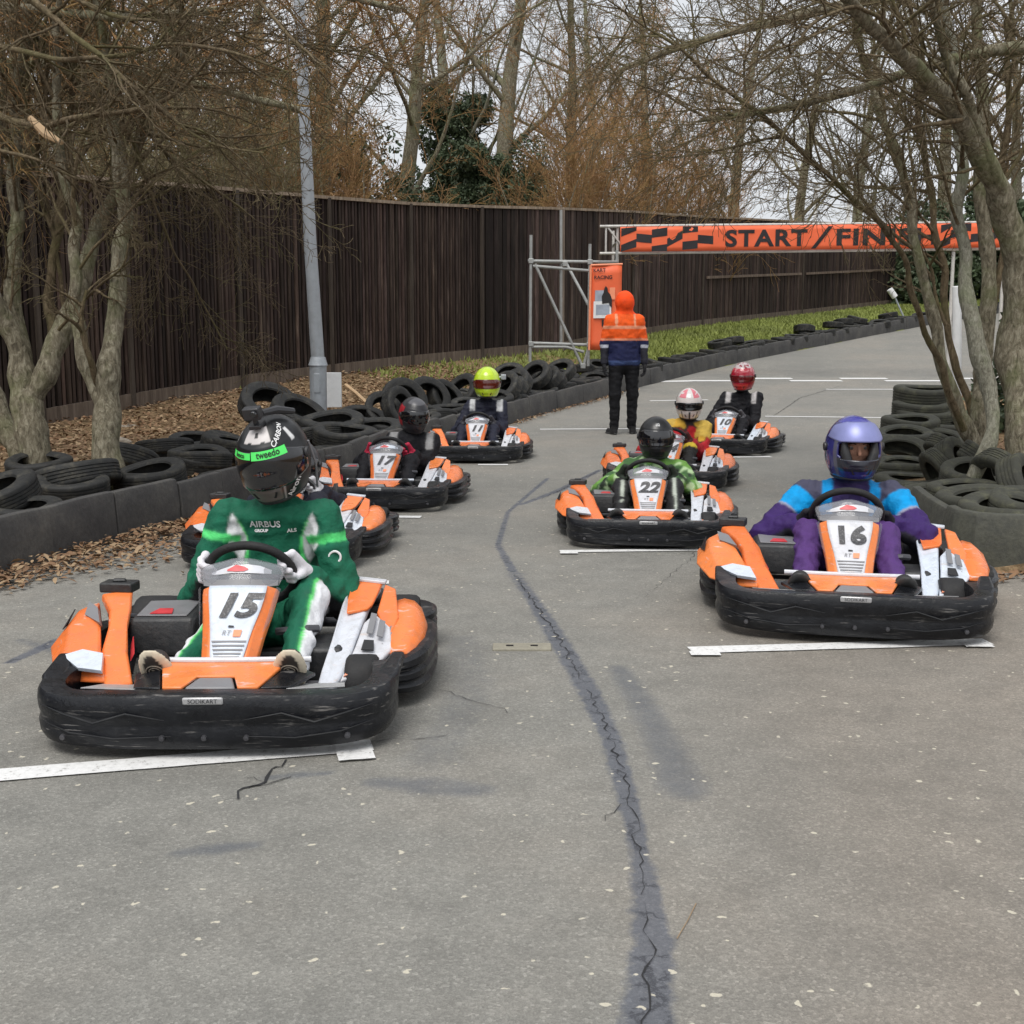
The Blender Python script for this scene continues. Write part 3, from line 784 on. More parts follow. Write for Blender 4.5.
    text_on(number, .125, lambda x, y: dec(x/.145, .74+y/L_, .0112), M['number_black'], pn, 'race_number', offset=.0055, shear=.30 if number != '16' else .0, space=1.04, sx=1.32)
    if detail:
        text_on('RT', .030, lambda x, y: dec(-.14+x/.13, .43+y/L_, .0112), M['grey_print'], pn, 'small_lettering', shear=.3)
        MB().add([dec(.10,.39,.0105), dec(.34,.39,.0105), dec(.36,.47,.0105), dec(.10,.47,.0105)], [(0,1,2,3)]).build('orange_square', M['banner_pale'], pn, smooth=False, fix=False)
        MB().add([dec(-.10,.50,.0105), dec(.10,.50,.0105), dec(.07,.52,.0105), dec(-.08,.525,.0105)], [(0,1,2,3)]).build('small_mark', M['dark_print'], pn, smooth=False, fix=False)
    for i in range(5):
        t = .135+i*.048; w_ = .44+.03*i
        MB().add([dec(-w_,t,.0105), dec(w_,t,.0105), dec(w_+.02,t+.020,.0105), dec(-w_-.02,t+.020,.0105)], [(0,1,2,3)]).build('grey_stripe', M['grey_print'], pn, smooth=False, fix=False)
    # --- windscreen
    vs = []; n = 14; rows = 8
    for i in range(rows+1):
        t = i/rows; w = .134+.018*math.sin(t*2.2)-(.075*max(0, (t-.62)/.38)**2.2)
        for j in range(n+1):
            u = j/n*2-1
            vs.append(Vector((u*w, .568+.065*t+.055*abs(u)**2.4, .428+.098*t-.022*abs(u)**2.2*t)))
    ws = MB().add(vs, [(i*(n+1)+j, i*(n+1)+j+1, (i+1)*(n+1)+j+1, (i+1)*(n+1)+j) for i in range(rows) for j in range(n)]).build('windscreen', M['clear_plastic'], k, fix=False)
    sm = ws.modifiers.new('s', 'SOLIDIFY'); sm.thickness = .004
    def wsf(u, t, lift=.004): return Vector((u*.138, .568+.065*t+.055*abs(u)**2.4, .428+.098*t-.022*abs(u)**2.2*t))+Vector((0,-.88,.47))*lift
    def band(us, mat, nm, lift):
        vs = []
        for u, a, b in us: vs += [wsf(u, a, lift), wsf(u, b, lift)]
        MB().add(vs, [(2*i, 2*i+2, 2*i+3, 2*i+1) for i in range(len(us)-1)]).build(nm, mat, ws, fix=False)
    band([(-.75,.44,.50), (-.5,.45,.62), (-.2,.5,.74), (.2,.5,.78), (.5,.48,.74), (.78,.46,.60)], WH, 'white_band', .004)
    band([(-.95,.0,.22), (-.5,.0,.28), (0,.0,.30), (.5,.0,.28), (.95,.0,.22)], M['grey_print'], 'grey_band', .003)
    band([(-.32,.56,.60), (-.1,.54,.76), (.12,.55,.70), (.22,.60,.63)], M['red_print'], 'red_logo', .0065)
    # clear edge strips beside the panel
    for sx in (-1, 1):
        MB().add([face(sx*.99,.45,.0), face(sx*1.05,.6,-.02), face(sx*1.08,.98,-.02), face(sx*.99,.98,.0)], [(0,1,2,3)]).build('clear_edge', M['clear_plastic'], k, fix=False)
    # --- steering
    MB().tube([wheel_pt(2*math.pi*i/40) for i in range(40)], .0165, 12, closed=True).build('steering_wheel', M['wheel_grip'], k)
    sp = MB()
    for a in (-.15, math.pi+.15, -math.pi/2): sp.tube([WC, wheel_pt(a, WR-.01)], .009)
    sp.tube([WC-WN*.02, WC+WN*.02], .035, 16).build('wheel_hub', M['engine_black'], k)
    MB().tube([WC, (0,.40,.12)], .012).tube([(-.05,.58,.06), (0,.62,.36), (.05,.58,.06)], .009).build('steering_column', M['frame_metal'], k)
    # --- near side boomerang fairing with black cap
    bo = MB()
    A = [(-.30,.30,.165), (-.385,.27,.165), (-.455,.47,.235), (-.475,.62,.285), (-.515,.76,.312), (-.585,.90,.342), (-.475,.93,.350), (-.432,.76,.320), (-.395,.58,.29), (-.355,.44,.235)]
    bo.plate(A, .035, (.25,-.35,1)).build('side_fairing', OR, k, bevel=.010, seg=3)
    lobe = []
    B0 = [(-.385,.30,.16), (-.50,.34,.155), (-.62,.44,.17), (-.69,.62,.20), (-.70,.84,.225), (-.62,.92,.24)]
    B1 = [(-.41,.33,.205), (-.49,.37,.215), (-.585,.48,.225), (-.625,.64,.275), (-.64,.80,.300), (-.60,.87,.308)]
    B2 = [(-.43,.40,.22), (-.455,.46,.245), (-.49,.58,.275), (-.53,.70,.315), (-.57,.80,.318), (-.58,.86,.322)]
    B3 = [(-.43,.44,.17), (-.46,.50,.17), (-.50,.60,.17), (-.54,.70,.18), (-.57,.80,.2), (-.58,.88,.21)]
    MB().loft([list(map(Vector, q)) for q in zip(B0, B1, B2, B3)]).build('side_fairing', OR, k, bevel=.012, seg=3)
    MB().plate([(-.405,.302,.210), (-.490,.320,.216), (-.575,.425,.230), (-.515,.455,.243), (-.435,.42,.238)], .016, (-.1,-.5,1)).build('white_sticker', WH, k, bevel=.001)
    MB().plate([(-.655,.66,.262), (-.655,.80,.305), (-.68,.78,.25)], .004, (-1,-.3,.5)).build('vent_recess', M['print_black'], k)
    MB().plate([(-.50,.60,.300), (-.545,.72,.330), (-.60,.80,.334), (-.585,.70,.308)], .020, (-.3,-.5,1)).build('dark_insert', M['grey_print'], k)
    c = MB().box((-.530,.945,.360), (.128,.085,.038), Matrix.Rotation(-.12, 3, 'Z')).box((-.530,.945,.383), (.05,.022,.014))
    c.build('fuel_cap', M['engine_black'], k, bevel=.012, seg=3)
    MB().plate([(-.375,.46,.19), (-.36,.42,.17), (-.405,.58,.23), (-.44,.70,.26), (-.40,.72,.19), (-.36,.5,.14)], .01, (1,-.2,.2)).build('inner_shield', BK, k)
    if detail:
        MB().plate([(-.352,.50,.215), (-.357,.47,.195), (-.385,.58,.225), (-.382,.60,.25)], .003, (1,-.2,.2)).build('pink_sticker', M['red_print'], k)
    # --- fuel tank and engine boxes
    tk = MB(); S1 = [(-.19,.66),(-.42,.66),(-.44,.95),(-.20,.98)]
    tk.loft([[Vector((x, y, .16)) for x, y in S1], [Vector((x*1.0, y, .265)) for x, y in S1], [Vector((x*.97, y+.01, .300)) for x, y in S1]]).build('fuel_tank', M['engine_black'], k, bevel=.014, seg=3)
    MB().plate([(-.215,.69,.306), (-.395,.69,.306), (-.41,.93,.306), (-.22,.95,.306)], .006, (0,0,1)).build('tank_lid', M['grey_print'], k, bevel=.006)
    MB().plate([(-.27,.70,.311), (-.35,.70,.311), (-.335,.78,.311), (-.285,.78,.311)], .003, (0,0,1)).build('red_sticker', M['red_print'], k)
    MB().box((.30,.66,.14), (.13,.22,.15)).build('battery_box', M['engine_black'], k, bevel=.015)
    MB().tube([(.12,.62,.26), (.24,.60,.275), (.27,.62,.27)], .014).build('brake_pipe', M['frame_metal'], k)
    eng = MB().box((.38,1.12,.17), (.18,.24,.18)).box((.40,1.12,.28), (.12,.14,.05))
    eng.build('engine', M['engine_black'], k, bevel=.02)
    MB().tube([(-.55,1.28,.16), (-.66,1.20,.19)], .012).build('exhaust_tip', M['frame_metal'], k)
    # --- seat
    secs = []
    for y, z, w, h in [(.98,.11,.15,.03), (1.10,.10,.19,.05), (1.28,.12,.20,.10), (1.40,.22,.205,.10), (1.47,.34,.20,.05)]:
        secs.append([Vector((w*a, y+b*h*.2, z+b*h)) for a, b in [(-1,1), (-1.02,.2), (-.7,-.6), (0,-.8), (.7,-.6), (1.02,.2), (1,1), (.85,.9), (.8,.2), (.5,-.35), (0,-.5), (-.5,-.35), (-.8,.2), (-.85,.9)]])
    MB().loft(secs).build('seat', M['seat_shell'], k, angle=60)
    # --- far side panel and rear pod
    st = [(.300,.30,.135), (.345,.285,.130), (.385,.46,.170), (.400,.62,.225), (.425,.86,.295), (.455,1.06,.335), (.335,1.10,.345), (.325,.86,.305), (.318,.60,.235), (.305,.42,.175)]
    MB().plate(st, .028, (-.18,-.3,1)).build('side_panel', WH, k, bevel=.009, seg=3)
    MB().plate([(.462,1.07,.346), (.440,.86,.306), (.425,.82,.298), (.350,.80,.288), (.345,.90,.322), (.345,1.09,.352)], .014, (-.15,-.3,1)).build('panel_cap', OR, k, bevel=.005)
    MB().plate([(.34,1.075,.362), (.475,1.045,.352), (.480,1.075,.356), (.34,1.115,.364)], .012, (0,0,1)).build('white_edge', WH, k, bevel=.003)
    lp = [(.375,.37,.150), (.47,.44,.165), (.535,.60,.200), (.52,.72,.250), (.455,.80,.285), (.42,.74,.262), (.405,.58,.215)]
    MB().plate(lp, .022, (.05,-.35,1)).build('lower_panel', WH, k, bevel=.007, seg=3)
    MB().plate([(.385,.385,.163), (.455,.435,.172), (.49,.51,.190), (.41,.50,.188)], .006, (.05,-.35,1)).build('orange_flash', OR, k, bevel=.002)
    if detail:
        MB().plate([(.44,.64,.250), (.462,.63,.248), (.468,.76,.290), (.446,.77,.293)], .004, (.05,-.35,1)).build('dark_bar', M['grey_print'], k)
        MB().plate([(.478,.62,.244), (.50,.61,.241), (.502,.72,.272), (.48,.73,.277)], .004, (.05,-.35,1)).build('dark_bar', M['grey_print'], k)
        MB().plate([(.43,.54,.214), (.475,.54,.212), (.47,.60,.232), (.435,.60,.234)], .004, (.05,-.35,1)).build('dark_blot', M['dark_print'], k)
    MB().plate([(.465,.80,.29), (.475,1.04,.345), (.52,1.0,.335), (.545,.80,.27), (.52,.66,.22)], .02, (.1,-.3,1)).build('panel_web', M['orange_plastic'], k, bevel=.006)
    MB().plate([(.49,.60,.215), (.54,.62,.205), (.565,.74,.225), (.525,.78,.262)], .03, (.2,-.6,1)).build('mount_bracket', M['grey_print'], k, bevel=.006)
    pod = []
    for y, x, z, w, h in [(.58,.560,.190,.03,.012), (.64,.562,.200,.058,.020), (.76,.566,.218,.078,.036), (.90,.566,.240,.080,.048), (1.00,.560,.248,.070,.046), (1.08,.556,.238,.052,.032), (1.11,.550,.225,.03,.012)]:
        pod.append([Vector((x+w*a*1.0, y, z+h*b)) for a, b in [(-1,-.8), (-.92,.1), (-.62,.82), (-.1,1.02), (.45,.82), (.85,.2), (1.0,-.5), (1.0,-.9), (0,-1)]])
    MB().loft(pod).build('rear_pod', OR, k, bevel=.006, angle=40)
    return k

K15 = None
# number, pixel of bumper foot, heading (dx/dy of the kart's axis), scale, label
KARTS = [
 ('15', (205,762), -.02, .97, 'go kart numbered 15, nearest on the left, carrying the driver in green'),
 ('16', (854,646), .215, 1.0, 'go kart numbered 16 on the right, carrying the driver in purple and blue'),
 ('22', (648,551), .10, .86, 'go kart numbered 22 in mid track, its driver in a plain matt black helmet'),
 ('17', (374,513), .06, .88, 'go kart numbered 17 on the left, its driver looking aside in a dark helmet'),
 ('11', (473,464), .05, .84, 'go kart numbered 11, farthest back on the left, under the bright yellow helmet'),
 ('10', (716,456), .36, .86, 'go kart with a faded number, farthest back on the right, under the red helmet'),
 ('14', (664,493), .20, .86, 'go kart half hidden behind kart 22, under the white and pink helmet'),
 ('12', (262,573), .05, .86, 'go kart mostly hidden directly behind the driver in green'),
]
kart_xf = {}
def place_karts():
    for num, px, hd, sc, lab in KARTS:
        p = on_road(*px)
        k = make_kart(num, True); k.location = (p.x, p.y, 0.0+road_z(p.y+.8)); k.rotation_euler = (0, 0, -math.atan(hd)); k.scale = (sc,)*3
        k.rotation_euler.x = math.atan((road_z(p.y+1.7)-road_z(p.y+.3))/1.4)
        k.location.z = road_z(p.y+.3)-.001
        tag(k, lab, 'go kart', 'rental go karts lined up on the grid'); kart_xf[num] = (k, sc)
place_karts()
# ============================================================ HELMETS, GLOVES, BODIES
def h_pt(az, el, s=1.0):
    "helmet surface; front is -y"
    ce, se = math.cos(el), math.sin(el)
    k = ce if el > 0 else ce**.52
    front = max(0, math.cos(az))
    a, b, c = .134, .158, .162
    chin = 0
    if el < -.05: chin = .020*front**2*min(1, (-el-.05)*2.2)
    back = .012*max(0, -math.cos(az))*max(0, math.sin(el+.6))
    x = a*math.sin(az)*k*(1-.05*max(0, -el)); y = -(b*k+chin*1.0)*math.cos(az)+back; z = c*se*(1.0 if el > 0 else .93)
    return Vector((x*s, y*s, z*s))
def h_col(fn, pts):
    return [fn(math.degrees(az), math.degrees(el)) for az, el in pts]
EL0 = -math.radians(60)
def make_helmet(parent, loc, yaw, pitch, roll, s, colfn, visor, matt=False, port=None, open_visor=False, texts=(), vis_rng=(-13, 30)):
    root = empty('helmet'); root.parent = parent
    R = Matrix.Rotation(yaw, 4, 'Z') @ Matrix.Rotation(pitch, 4, 'X') @ Matrix.Rotation(roll, 4, 'Y')
    root.matrix_local = Matrix.Translation(loc) @ R @ Matrix.Scale(s, 4)
    na, ne = 120, 72; V = []; C = []
    def inport(azd, eld):
        return port and abs(azd) < port[0]-max(0, (abs(eld-(port[1]+port[2])/2)-(port[2]-port[1])*.3))*1.1 and port[1] < eld < port[2]
    P = []
    for i in range(ne+1):
        el = EL0+(math.pi/2-.001-EL0)*i/ne
        for j in range(na):
            az = -math.pi+2*math.pi*j/na
            v = h_pt(az, el); ad, ed = math.degrees(az), math.degrees(el); P.append((ad, ed))
            # moulded relief: brow ridge, cheek crease, rear vents, neck roll
            r = 1+.012*math.exp(-((ed-34)/2.5)**2)*(abs(ad) < 85)+.010*math.exp(-((ed+52)/4)**2)-.010*math.exp(-((abs(ad)-60)/4)**2)*math.exp(-((ed-58)/14)**2)
            if abs(ad) < 26 and -44 < ed < -24: r -= .016
            V.append(v*r); C.append(colfn(ad, ed))
    Fc = []
    for i in range(ne):
        for j in range(na):
            j2 = (j+1) % na; a = P[i*na+j]
            if inport(a[0]+1.5, a[1]+1): continue
            Fc.append((i*na+j, i*na+j2, (i+1)*na+j2, (i+1)*na+j))
    o = mesh_np('helmet_shell', [tuple(v) for v in V], Fc, M['helmet_matt' if matt else 'helmet_paint'], root, col=np.array(C))
    m = o.modifiers.new('s', 'SOLIDIFY'); m.thickness = .014; m.offset = -1
    # neck roll
    MB().tube([h_pt(2*math.pi*i/36, EL0+.02, .97) for i in range(36)], .012, 8, closed=True).build('neck_roll', M['seat_shell'], root)
    # visor
    lo, hi = vis_rng
    if open_visor: lo, hi = 19, 58
    V = []; nu, nv = 44, 16; sc = 1.035 if not open_visor else 1.05
    for i in range(nv+1):
        for j in range(nu+1):
            u = j/nu*2-1; az = u*math.radians(86 if not open_visor else 84)
            e = lo+(hi-lo)*i/nv; mid = (lo+hi)/2
            e = mid+(e-mid)*(1-.45*max(0, abs(u)-.55)/.45)+(-5*abs(u)**2)
            V.append(h_pt(az, math.radians(e), sc))
    vs = MB().add(V, [(i*(nu+1)+j, i*(nu+1)+j+1, (i+1)*(nu+1)+j+1, (i+1)*(nu+1)+j) for i in range(nv) for j in range(nu)]).build('visor', visor, root, fix=False)
    m = vs.modifiers.new('s', 'SOLIDIFY'); m.thickness = .004
    for sx in (-1, 1):
        MB().lathe([(0,-.006), (.019,-.006), (.021,0), (.018,.007), (.006,.009), (0,.009)], tuple(h_pt(sx*math.radians(88), math.radians(5), 1.035)), 'x', 18).build('visor_pivot', M['camera_body'], root)
    # chin vent
    MB().add([h_pt(math.radians(a), math.radians(e), 1.012) for a, e in ((-20,-42), (20,-42), (24,-30), (-24,-30))], [(0,1,2,3)]).build('chin_vent', M['print_black'], root, smooth=False, fix=False)
    for txt, size, az0, el0, rot, mat, lift in texts:
        ca, sa = math.cos(rot), math.sin(rot)
        def fn(x, y):
            X, Y = x*ca-y*sa, x*sa+y*ca
            return h_pt(math.radians(az0)+X/.14, math.radians(el0)+Y/.15, lift)
        text_on(txt, size, fn, mat, root, offset=.0006)
    return root

def glove(wrist, rimc, tang, inn, rad, r_rim, col, side, name='glove', parent=None):
    "a hand closed round a tube: rimc = centre of the tube under the palm, tang = tube direction, inn = direction from tube centre to the wrist side"
    tang = Vector(tang).normalized(); inn = (Vector(inn)-tang*Vector(inn).dot(tang)).normalized(); oth = tang.cross(inn).normalized()
    if oth.z < 0: oth = -oth
    rr = r_rim+.0125
    prims = []
    kn = []
    lens = [.92, 1.0, .96, .82]
    for i in range(4):
        off = (i-1.5)*.0255*side; L = lens[i]; c = Vector(rimc)+tang*off
        pts = []
        for a in (15, 75, 135, 185, 225):
            aa = math.radians(15+(a-15)*L); pts.append(c+(inn*math.cos(aa)+oth*math.sin(aa))*rr)
        kn.append(pts[0])
        for a, b in zip(pts[:-1], pts[1:]): prims.append((a, b, .0132*(.9+.1*L), .0120*(.9+.1*L), 0))
    W = Vector(wrist)
    for q in kn: prims.append((W+(q-W)*.25, q+inn*.006, .022, .0155, 1))
    c = Vector(rimc)-tang*.045*side
    t1 = c+inn*.030-oth*.004; t2 = c+inn*.012-oth*.020+tang*.006*side; t3 = c-inn*.012-oth*.024+tang*.016*side
    prims += [(W+inn*.004-oth*.008, t1, .020, .0165, 1), (t1, t2, .0155, .0135, 2), (t2, t3, .0135, .012, 2)]
    prims.append((W+(W-Vector(rimc)).normalized()*.045, W, .034, .028, 3))
    allp = [p for q in prims for p in q[:2]]
    lo = [min(p[i] for p in allp)-.045 for i in range(3)]; hi = [max(p[i] for p in allp)+.045 for i in range(3)]
    def sdf(P):
        fing = None; palm = None
        for a, b, ra, rb, g in prims:
            d, _ = s_caps(P, a, b, ra, rb)
            if g == 0: fing = d if fing is None else smin(fing, d, .003)
            else: palm = d if palm is None else smin(palm, d, .016)
        return smin(fing, palm, .007)
    V, Q = surfnet(sdf, lo, hi, .0042)
    cc = np.tile(np.array(col[0]), (len(V), 1))
    dw = np.linalg.norm(V-np.array(W), axis=1)
    cuff = ((V-np.array(W)) @ np.array((W-Vector(rimc)).normalized())) > .012
    cc[cuff] = col[1]
    return mesh_np(name, V, Q, M['glove_cloth'], parent, col=cc)

def shoe(parent, heel, toe_dir, up_dir, cols, L=.25, logo=False):
    heel = Vector(heel); t = Vector(toe_dir).normalized(); u = (Vector(up_dir)-t*Vector(up_dir).dot(t)).normalized(); w = t.cross(u)
    R = np.array([[w[i], t[i], u[i]] for i in range(3)])
    lo = [heel[i]-.1-abs(t[i])*.05+min(0, t[i])*L for i in range(3)]; hi = [heel[i]+.1+abs(t[i])*.05+max(0, t[i])*L for i in range(3)]
    def loc(P): return (P-np.array(heel)) @ R
    def sdf(P):
        q = loc(P)
        a, _ = s_caps(q, (0,.02,.035), (0,L-.075,.030), .036, .040)
        b, _ = s_caps(q, (0,.04,.05), (0,.02,.10), .038, .044)
        d = smin(a, b, .03)
        d = np.maximum(d, -q[..., 2]+.008)
        # outsole
        s1 = s_ell(q, (0, L*.28, .012), (.043, .105, .018)); s2 = s_ell(q, (0, L*.68, .012), (.052, .085, .018))
        s = smin(s1, s2, .05); s = np.maximum(s, np.abs(q[..., 2]-.005)-.011)
        return np.minimum(d, s)
    V, Q = surfnet(sdf, lo, hi, .0075)
    q = loc(V); c = np.tile(np.array(cols[0]), (len(V), 1)); c[q[:, 2] < .019] = cols[1]; 
    c[(q[:, 2] < -.001) & (((q[:,0]/.036)**2+((q[:,1]-L*.5)/.115)**2) < 1)] = cols[2]
    o = mesh_np('shoe', V, Q, M['shoe_leather'], parent, col=c)
    if logo:
        ctr = heel+t*(L*.68)-u*.0085
        for r in (.018, .028):
            MB().tube([ctr+(w*math.cos(a)+t*math.sin(a))*r for a in np.linspace(0, 2*math.pi, 25)[:-1]], .0022, 5, closed=True).build('sole_ring', M['stone'], o)
        MB().tube([ctr+w*.008+t*.008, ctr-w*.006+t*.003, ctr+w*.006-t*.003, ctr-w*.008-t*.008], .002, 5).build('sole_ring', M['stone'], o)
    return o

def driver(num, label, head_px, colfn, glove_cols, helmet, hand_ang=(8, 172), elbows=None, hs=1.0, head_rot=(0,0,0), voxel=.011, shoulder=.19, wrinkle=.010, shoe_cols=None, logo=False, face=False, lean=0, behind=1.17, knee_out=.19, bulk=1.0, look=None, chest_dy=0, knees=None, toe=None, hand_r=None, gloves_on_wheel=True):
    kart, ks = kart_xf[num]
    root = empty('person', kart.location); root.rotation_euler = kart.rotation_euler
    tag(root, label, 'person', 'seated kart drivers')
    hd = Vector((0, behind*ks, 0)); hd.rotate(kart.rotation_euler)
    w = at(head_px[0], head_px[1], kart.location.y+hd.y)
    inv = (Matrix.Translation(kart.location) @ kart.rotation_euler.to_matrix().to_4x4()).inverted()
    H = inv @ w
    k = min(1, ks*1.04)
    neck = Vector((H.x*.9, H.y+.03, H.z-.17*hs)); pel = Vector((H.x*.15, 1.20*ks, .155)); chest = neck*.62+pel*.38+Vector((0,.02+chest_dy,.0))
    shz = neck.z-.055
    sh = {s: Vector((neck.x+s*shoulder*k, neck.y-.01, shz)) for s in (-1, 1)}
    if elbows is None: elbows = {s: (s*.295, 1.03, .29) for s in (-1, 1)}
    el = {s: Vector(elbows[s])*ks for s in (-1, 1)}
    rim = {1: wheel_pt(math.radians(hand_ang[0]))*ks, -1: wheel_pt(math.radians(hand_ang[1]))*ks}
    tang = {1: (wheel_pt(math.radians(hand_ang[0]+4))-wheel_pt(math.radians(hand_ang[0]-4))), -1: (wheel_pt(math.radians(hand_ang[1]+4))-wheel_pt(math.radians(hand_ang[1]-4)))}
    if hand_r:
        for s in hand_r: rim[s] = Vector(hand_r[s])*ks
    wr = {}
    for s in (-1, 1):
        wr[s] = rim[s]+((el[s]-rim[s]).normalized()*.075+Vector((0,.012,.012)))*k**.5
    hip = {s: pel+Vector((s*.095*k, -.03, -.015)) for s in (-1, 1)}
    kn = {s: Vector((s*knee_out, .79, .335))*ks for s in (-1, 1)}; an = {s: Vector((s*.20, .40, .135))*ks for s in (-1, 1)}
    if knees: kn = {s: Vector(knees[s])*ks for s in (-1, 1)}
    caps = []   # name, a, b, ra, rb, blend
    B = k*bulk
    for s in (-1, 1):
        caps += [('upper%d' % s, sh[s], el[s], .068*B, .062*B, .05), ('fore%d' % s, el[s], wr[s]*.8+el[s]*.2, .062*B, .043*B, .03), ('fore%d' % s, wr[s]*.8+el[s]*.2, wr[s], .040*B, .031*B, .02),
                 ('thigh%d' % s, hip[s], kn[s], .090*B, .066*B, .05), ('shin%d' % s, kn[s], an[s], .062*B, .045*B, .03), ('shin%d' % s, an[s], an[s]+Vector((0,-.05,.0)), .045*B, .04*B, .02)]
    caps += [('neck', neck+Vector((0,.01,-.03)), H+Vector((0,.02,-.05)), .062*k, .058*k, .04)]
    tors = [(chest, (.175*B, .118*B, .15*k)), ((chest+pel)/2, (.155*B, .115*B, .16*k)), (pel, (.165*B, .135*B, .11*k)), (neck+Vector((0,0,-.05)), (.15*B, .085*B, .06*k))]
    hc = np.array(H)
    RY_ = Matrix.Rotation(head_rot[0], 3, 'Z') @ Matrix.Rotation(head_rot[1], 3, 'X') @ Matrix.Rotation(head_rot[2], 3, 'Y')
    Rh = np.array(RY_)
    def headsdf(P):
        q = (P-hc) @ Rh
        d = s_ell(q, (0,.005,.0), (.078*hs, .098*hs, .118*hs))
        if face:
            d = smin(d, s_caps(q, (0,-.096*hs,.028*hs), (0,-.118*hs,-.010*hs), .008, .013)[0], .02)
            d = smin(d, s_caps(q, (-.035,-.086,.040), (.035,-.086,.040), .009, .009)[0], .014)
            for s in (-1, 1):
                d = smin(d, s_ell(q, (s*.040,-.078,-.012), (.022,.018,.018)), .012)
                e = s_ell(q, (s*.032,-.099,.018), (.0155,.014,.0068)); d = np.maximum(d, -e)
        return d
    allp = [c[1] for c in caps]+[c[2] for c in caps]+[H+Vector((0,0,.06))]
    lo = [min(p[i] for p in allp)-.17 for i in range(3)]; hi = [max(p[i] for p in allp)+.17 for i in range(3)]
    lo[2] = max(lo[2], -.02)
    def sdf(P):
        d = None
        for c, r in tors:
            e = s_ell(P, c, r); d = e if d is None else smin(d, e, .08)
        for nm, a, b, ra, rb, kk in caps:
            e, _ = s_caps(P, a, b, ra, rb); d = smin(d, e, kk)
        return smin(d, headsdf(P), .02)
    V, Q = surfnet(sdf, lo, hi, voxel)
    V = vsmooth(V, Q, 2); Nn = vsmooth(vnormals(V, Q), Q, 6); Nn /= np.linalg.norm(Nn, axis=1)[:, None]+1e-9
    # classify
    names = ['torso', 'head']+[c[0] for c in caps]; D = [np.min([s_ell(V, c, r) for c, r in tors], axis=0), headsdf(V)-.004]; T = [np.zeros(len(V))]*2
    for nm, a, b, ra, rb, kk in caps:
        d, t = s_caps(V, a, b, ra, rb); D.append(d); T.append(t)
    D = np.array(D); T = np.array(T); ix = D.argmin(0); t = T[ix, np.arange(len(V))]; nm = np.array(names)[ix]
    # folds in the cloth: sharper near elbows, knees and waist
    wn = (1-np.abs(vnoise(V*np.array([1, 1, 1.9]), 9))*3.2)*.60+(1-np.abs(vnoise(V*np.array([1.5, 1, .8]), 17, 3))*3)*.42+vnoise(V, 34, 5)*.18
    amp = np.where(np.char.startswith(nm, 'head'), 0, wrinkle)
    V2 = V+Nn*(wn*amp)[:, None]
    Rd = Nn.copy()
    for j, (nm0, a, b, ra, rb, kk) in enumerate(caps):
        m_ = ix == j+2; A_ = np.array(a); B_ = np.array(b); q_ = A_+t[m_][:, None]*(B_-A_); r_ = V[m_]-q_; Rd[m_] = r_/(np.linalg.norm(r_, axis=1)[:, None]+1e-9)
    c = colfn(dict(R=Rd, V=V, N=Nn, nm=nm, t=t, neck=neck, chest=chest, H=H, sh=sh, ks=ks, kn=kn, el=el))
    hm = nm == 'head'; c[hm] = (.42,.22,.15) if face else (.02,.02,.02)
    c = vsmooth(c, Q, 1); body = mesh_np('body', V2, Q, M['suit_cloth'], root, col=c)
    for s in (-1, 1):
        fwd = rim[s]-el[s]; inn = (wr[s]-rim[s])
        glove(wr[s], rim[s], tang[s], inn, .02, .0165*ks, glove_cols, s*1.0, parent=root)
        if shoe_cols: shoe(root, an[s]+Vector((0,-.015,-.055)), (s*.12,-.58,.80) if logo else (s*.1,-.72,.66), (0,.80,.58) if logo else (0,.66,.72), shoe_cols, L=.245*k, logo=logo)
    if face:
        for s in (-1, 1):
            MB().tube([H+RY_ @ Vector((s*.074,-.100,.05)), H+RY_ @ Vector((s*.070,-.112,.0)), H+RY_ @ Vector((s*.056,-.118,-.045))], [.014,.024,.024], 12).build('cheek_pad', M['seat_shell'], root)
            e = MB(); 
            ctr = H+RY_ @ Vector((s*.032,-.0815,.018))
            bm_ = MB().lathe([(.0108*math.cos(a), .0108*math.sin(a)) for a in np.linspace(-math.pi/2, math.pi/2, 9)], tuple(ctr), 'z', 14).build('eye', M['eye_white'], root)
            d = RY_ @ Vector((0,-1,0))
            MB().lathe([(0,-.0014), (.0064,-.0010), (.0068,.001)], tuple(ctr+d*.0103), 'y', 12).build('iris', M['eye_dark'], bm_)
            MB().tube([H+RY_ @ Vector((s*.016,-.103,.038)), H+RY_ @ Vector((s*.034,-.104,.044)), H+RY_ @ Vector((s*.052,-.092,.038))], [.003,.0042,.002], 6).build('eyebrow', M['eye_dark'], root)
    hr = make_helmet(root, H, head_rot[0], head_rot[1], head_rot[2], hs, **helmet)
    return root, dict(H=H, hr=hr, chest=chest, neck=neck, sh=sh, el=el, kn=kn, body=body)

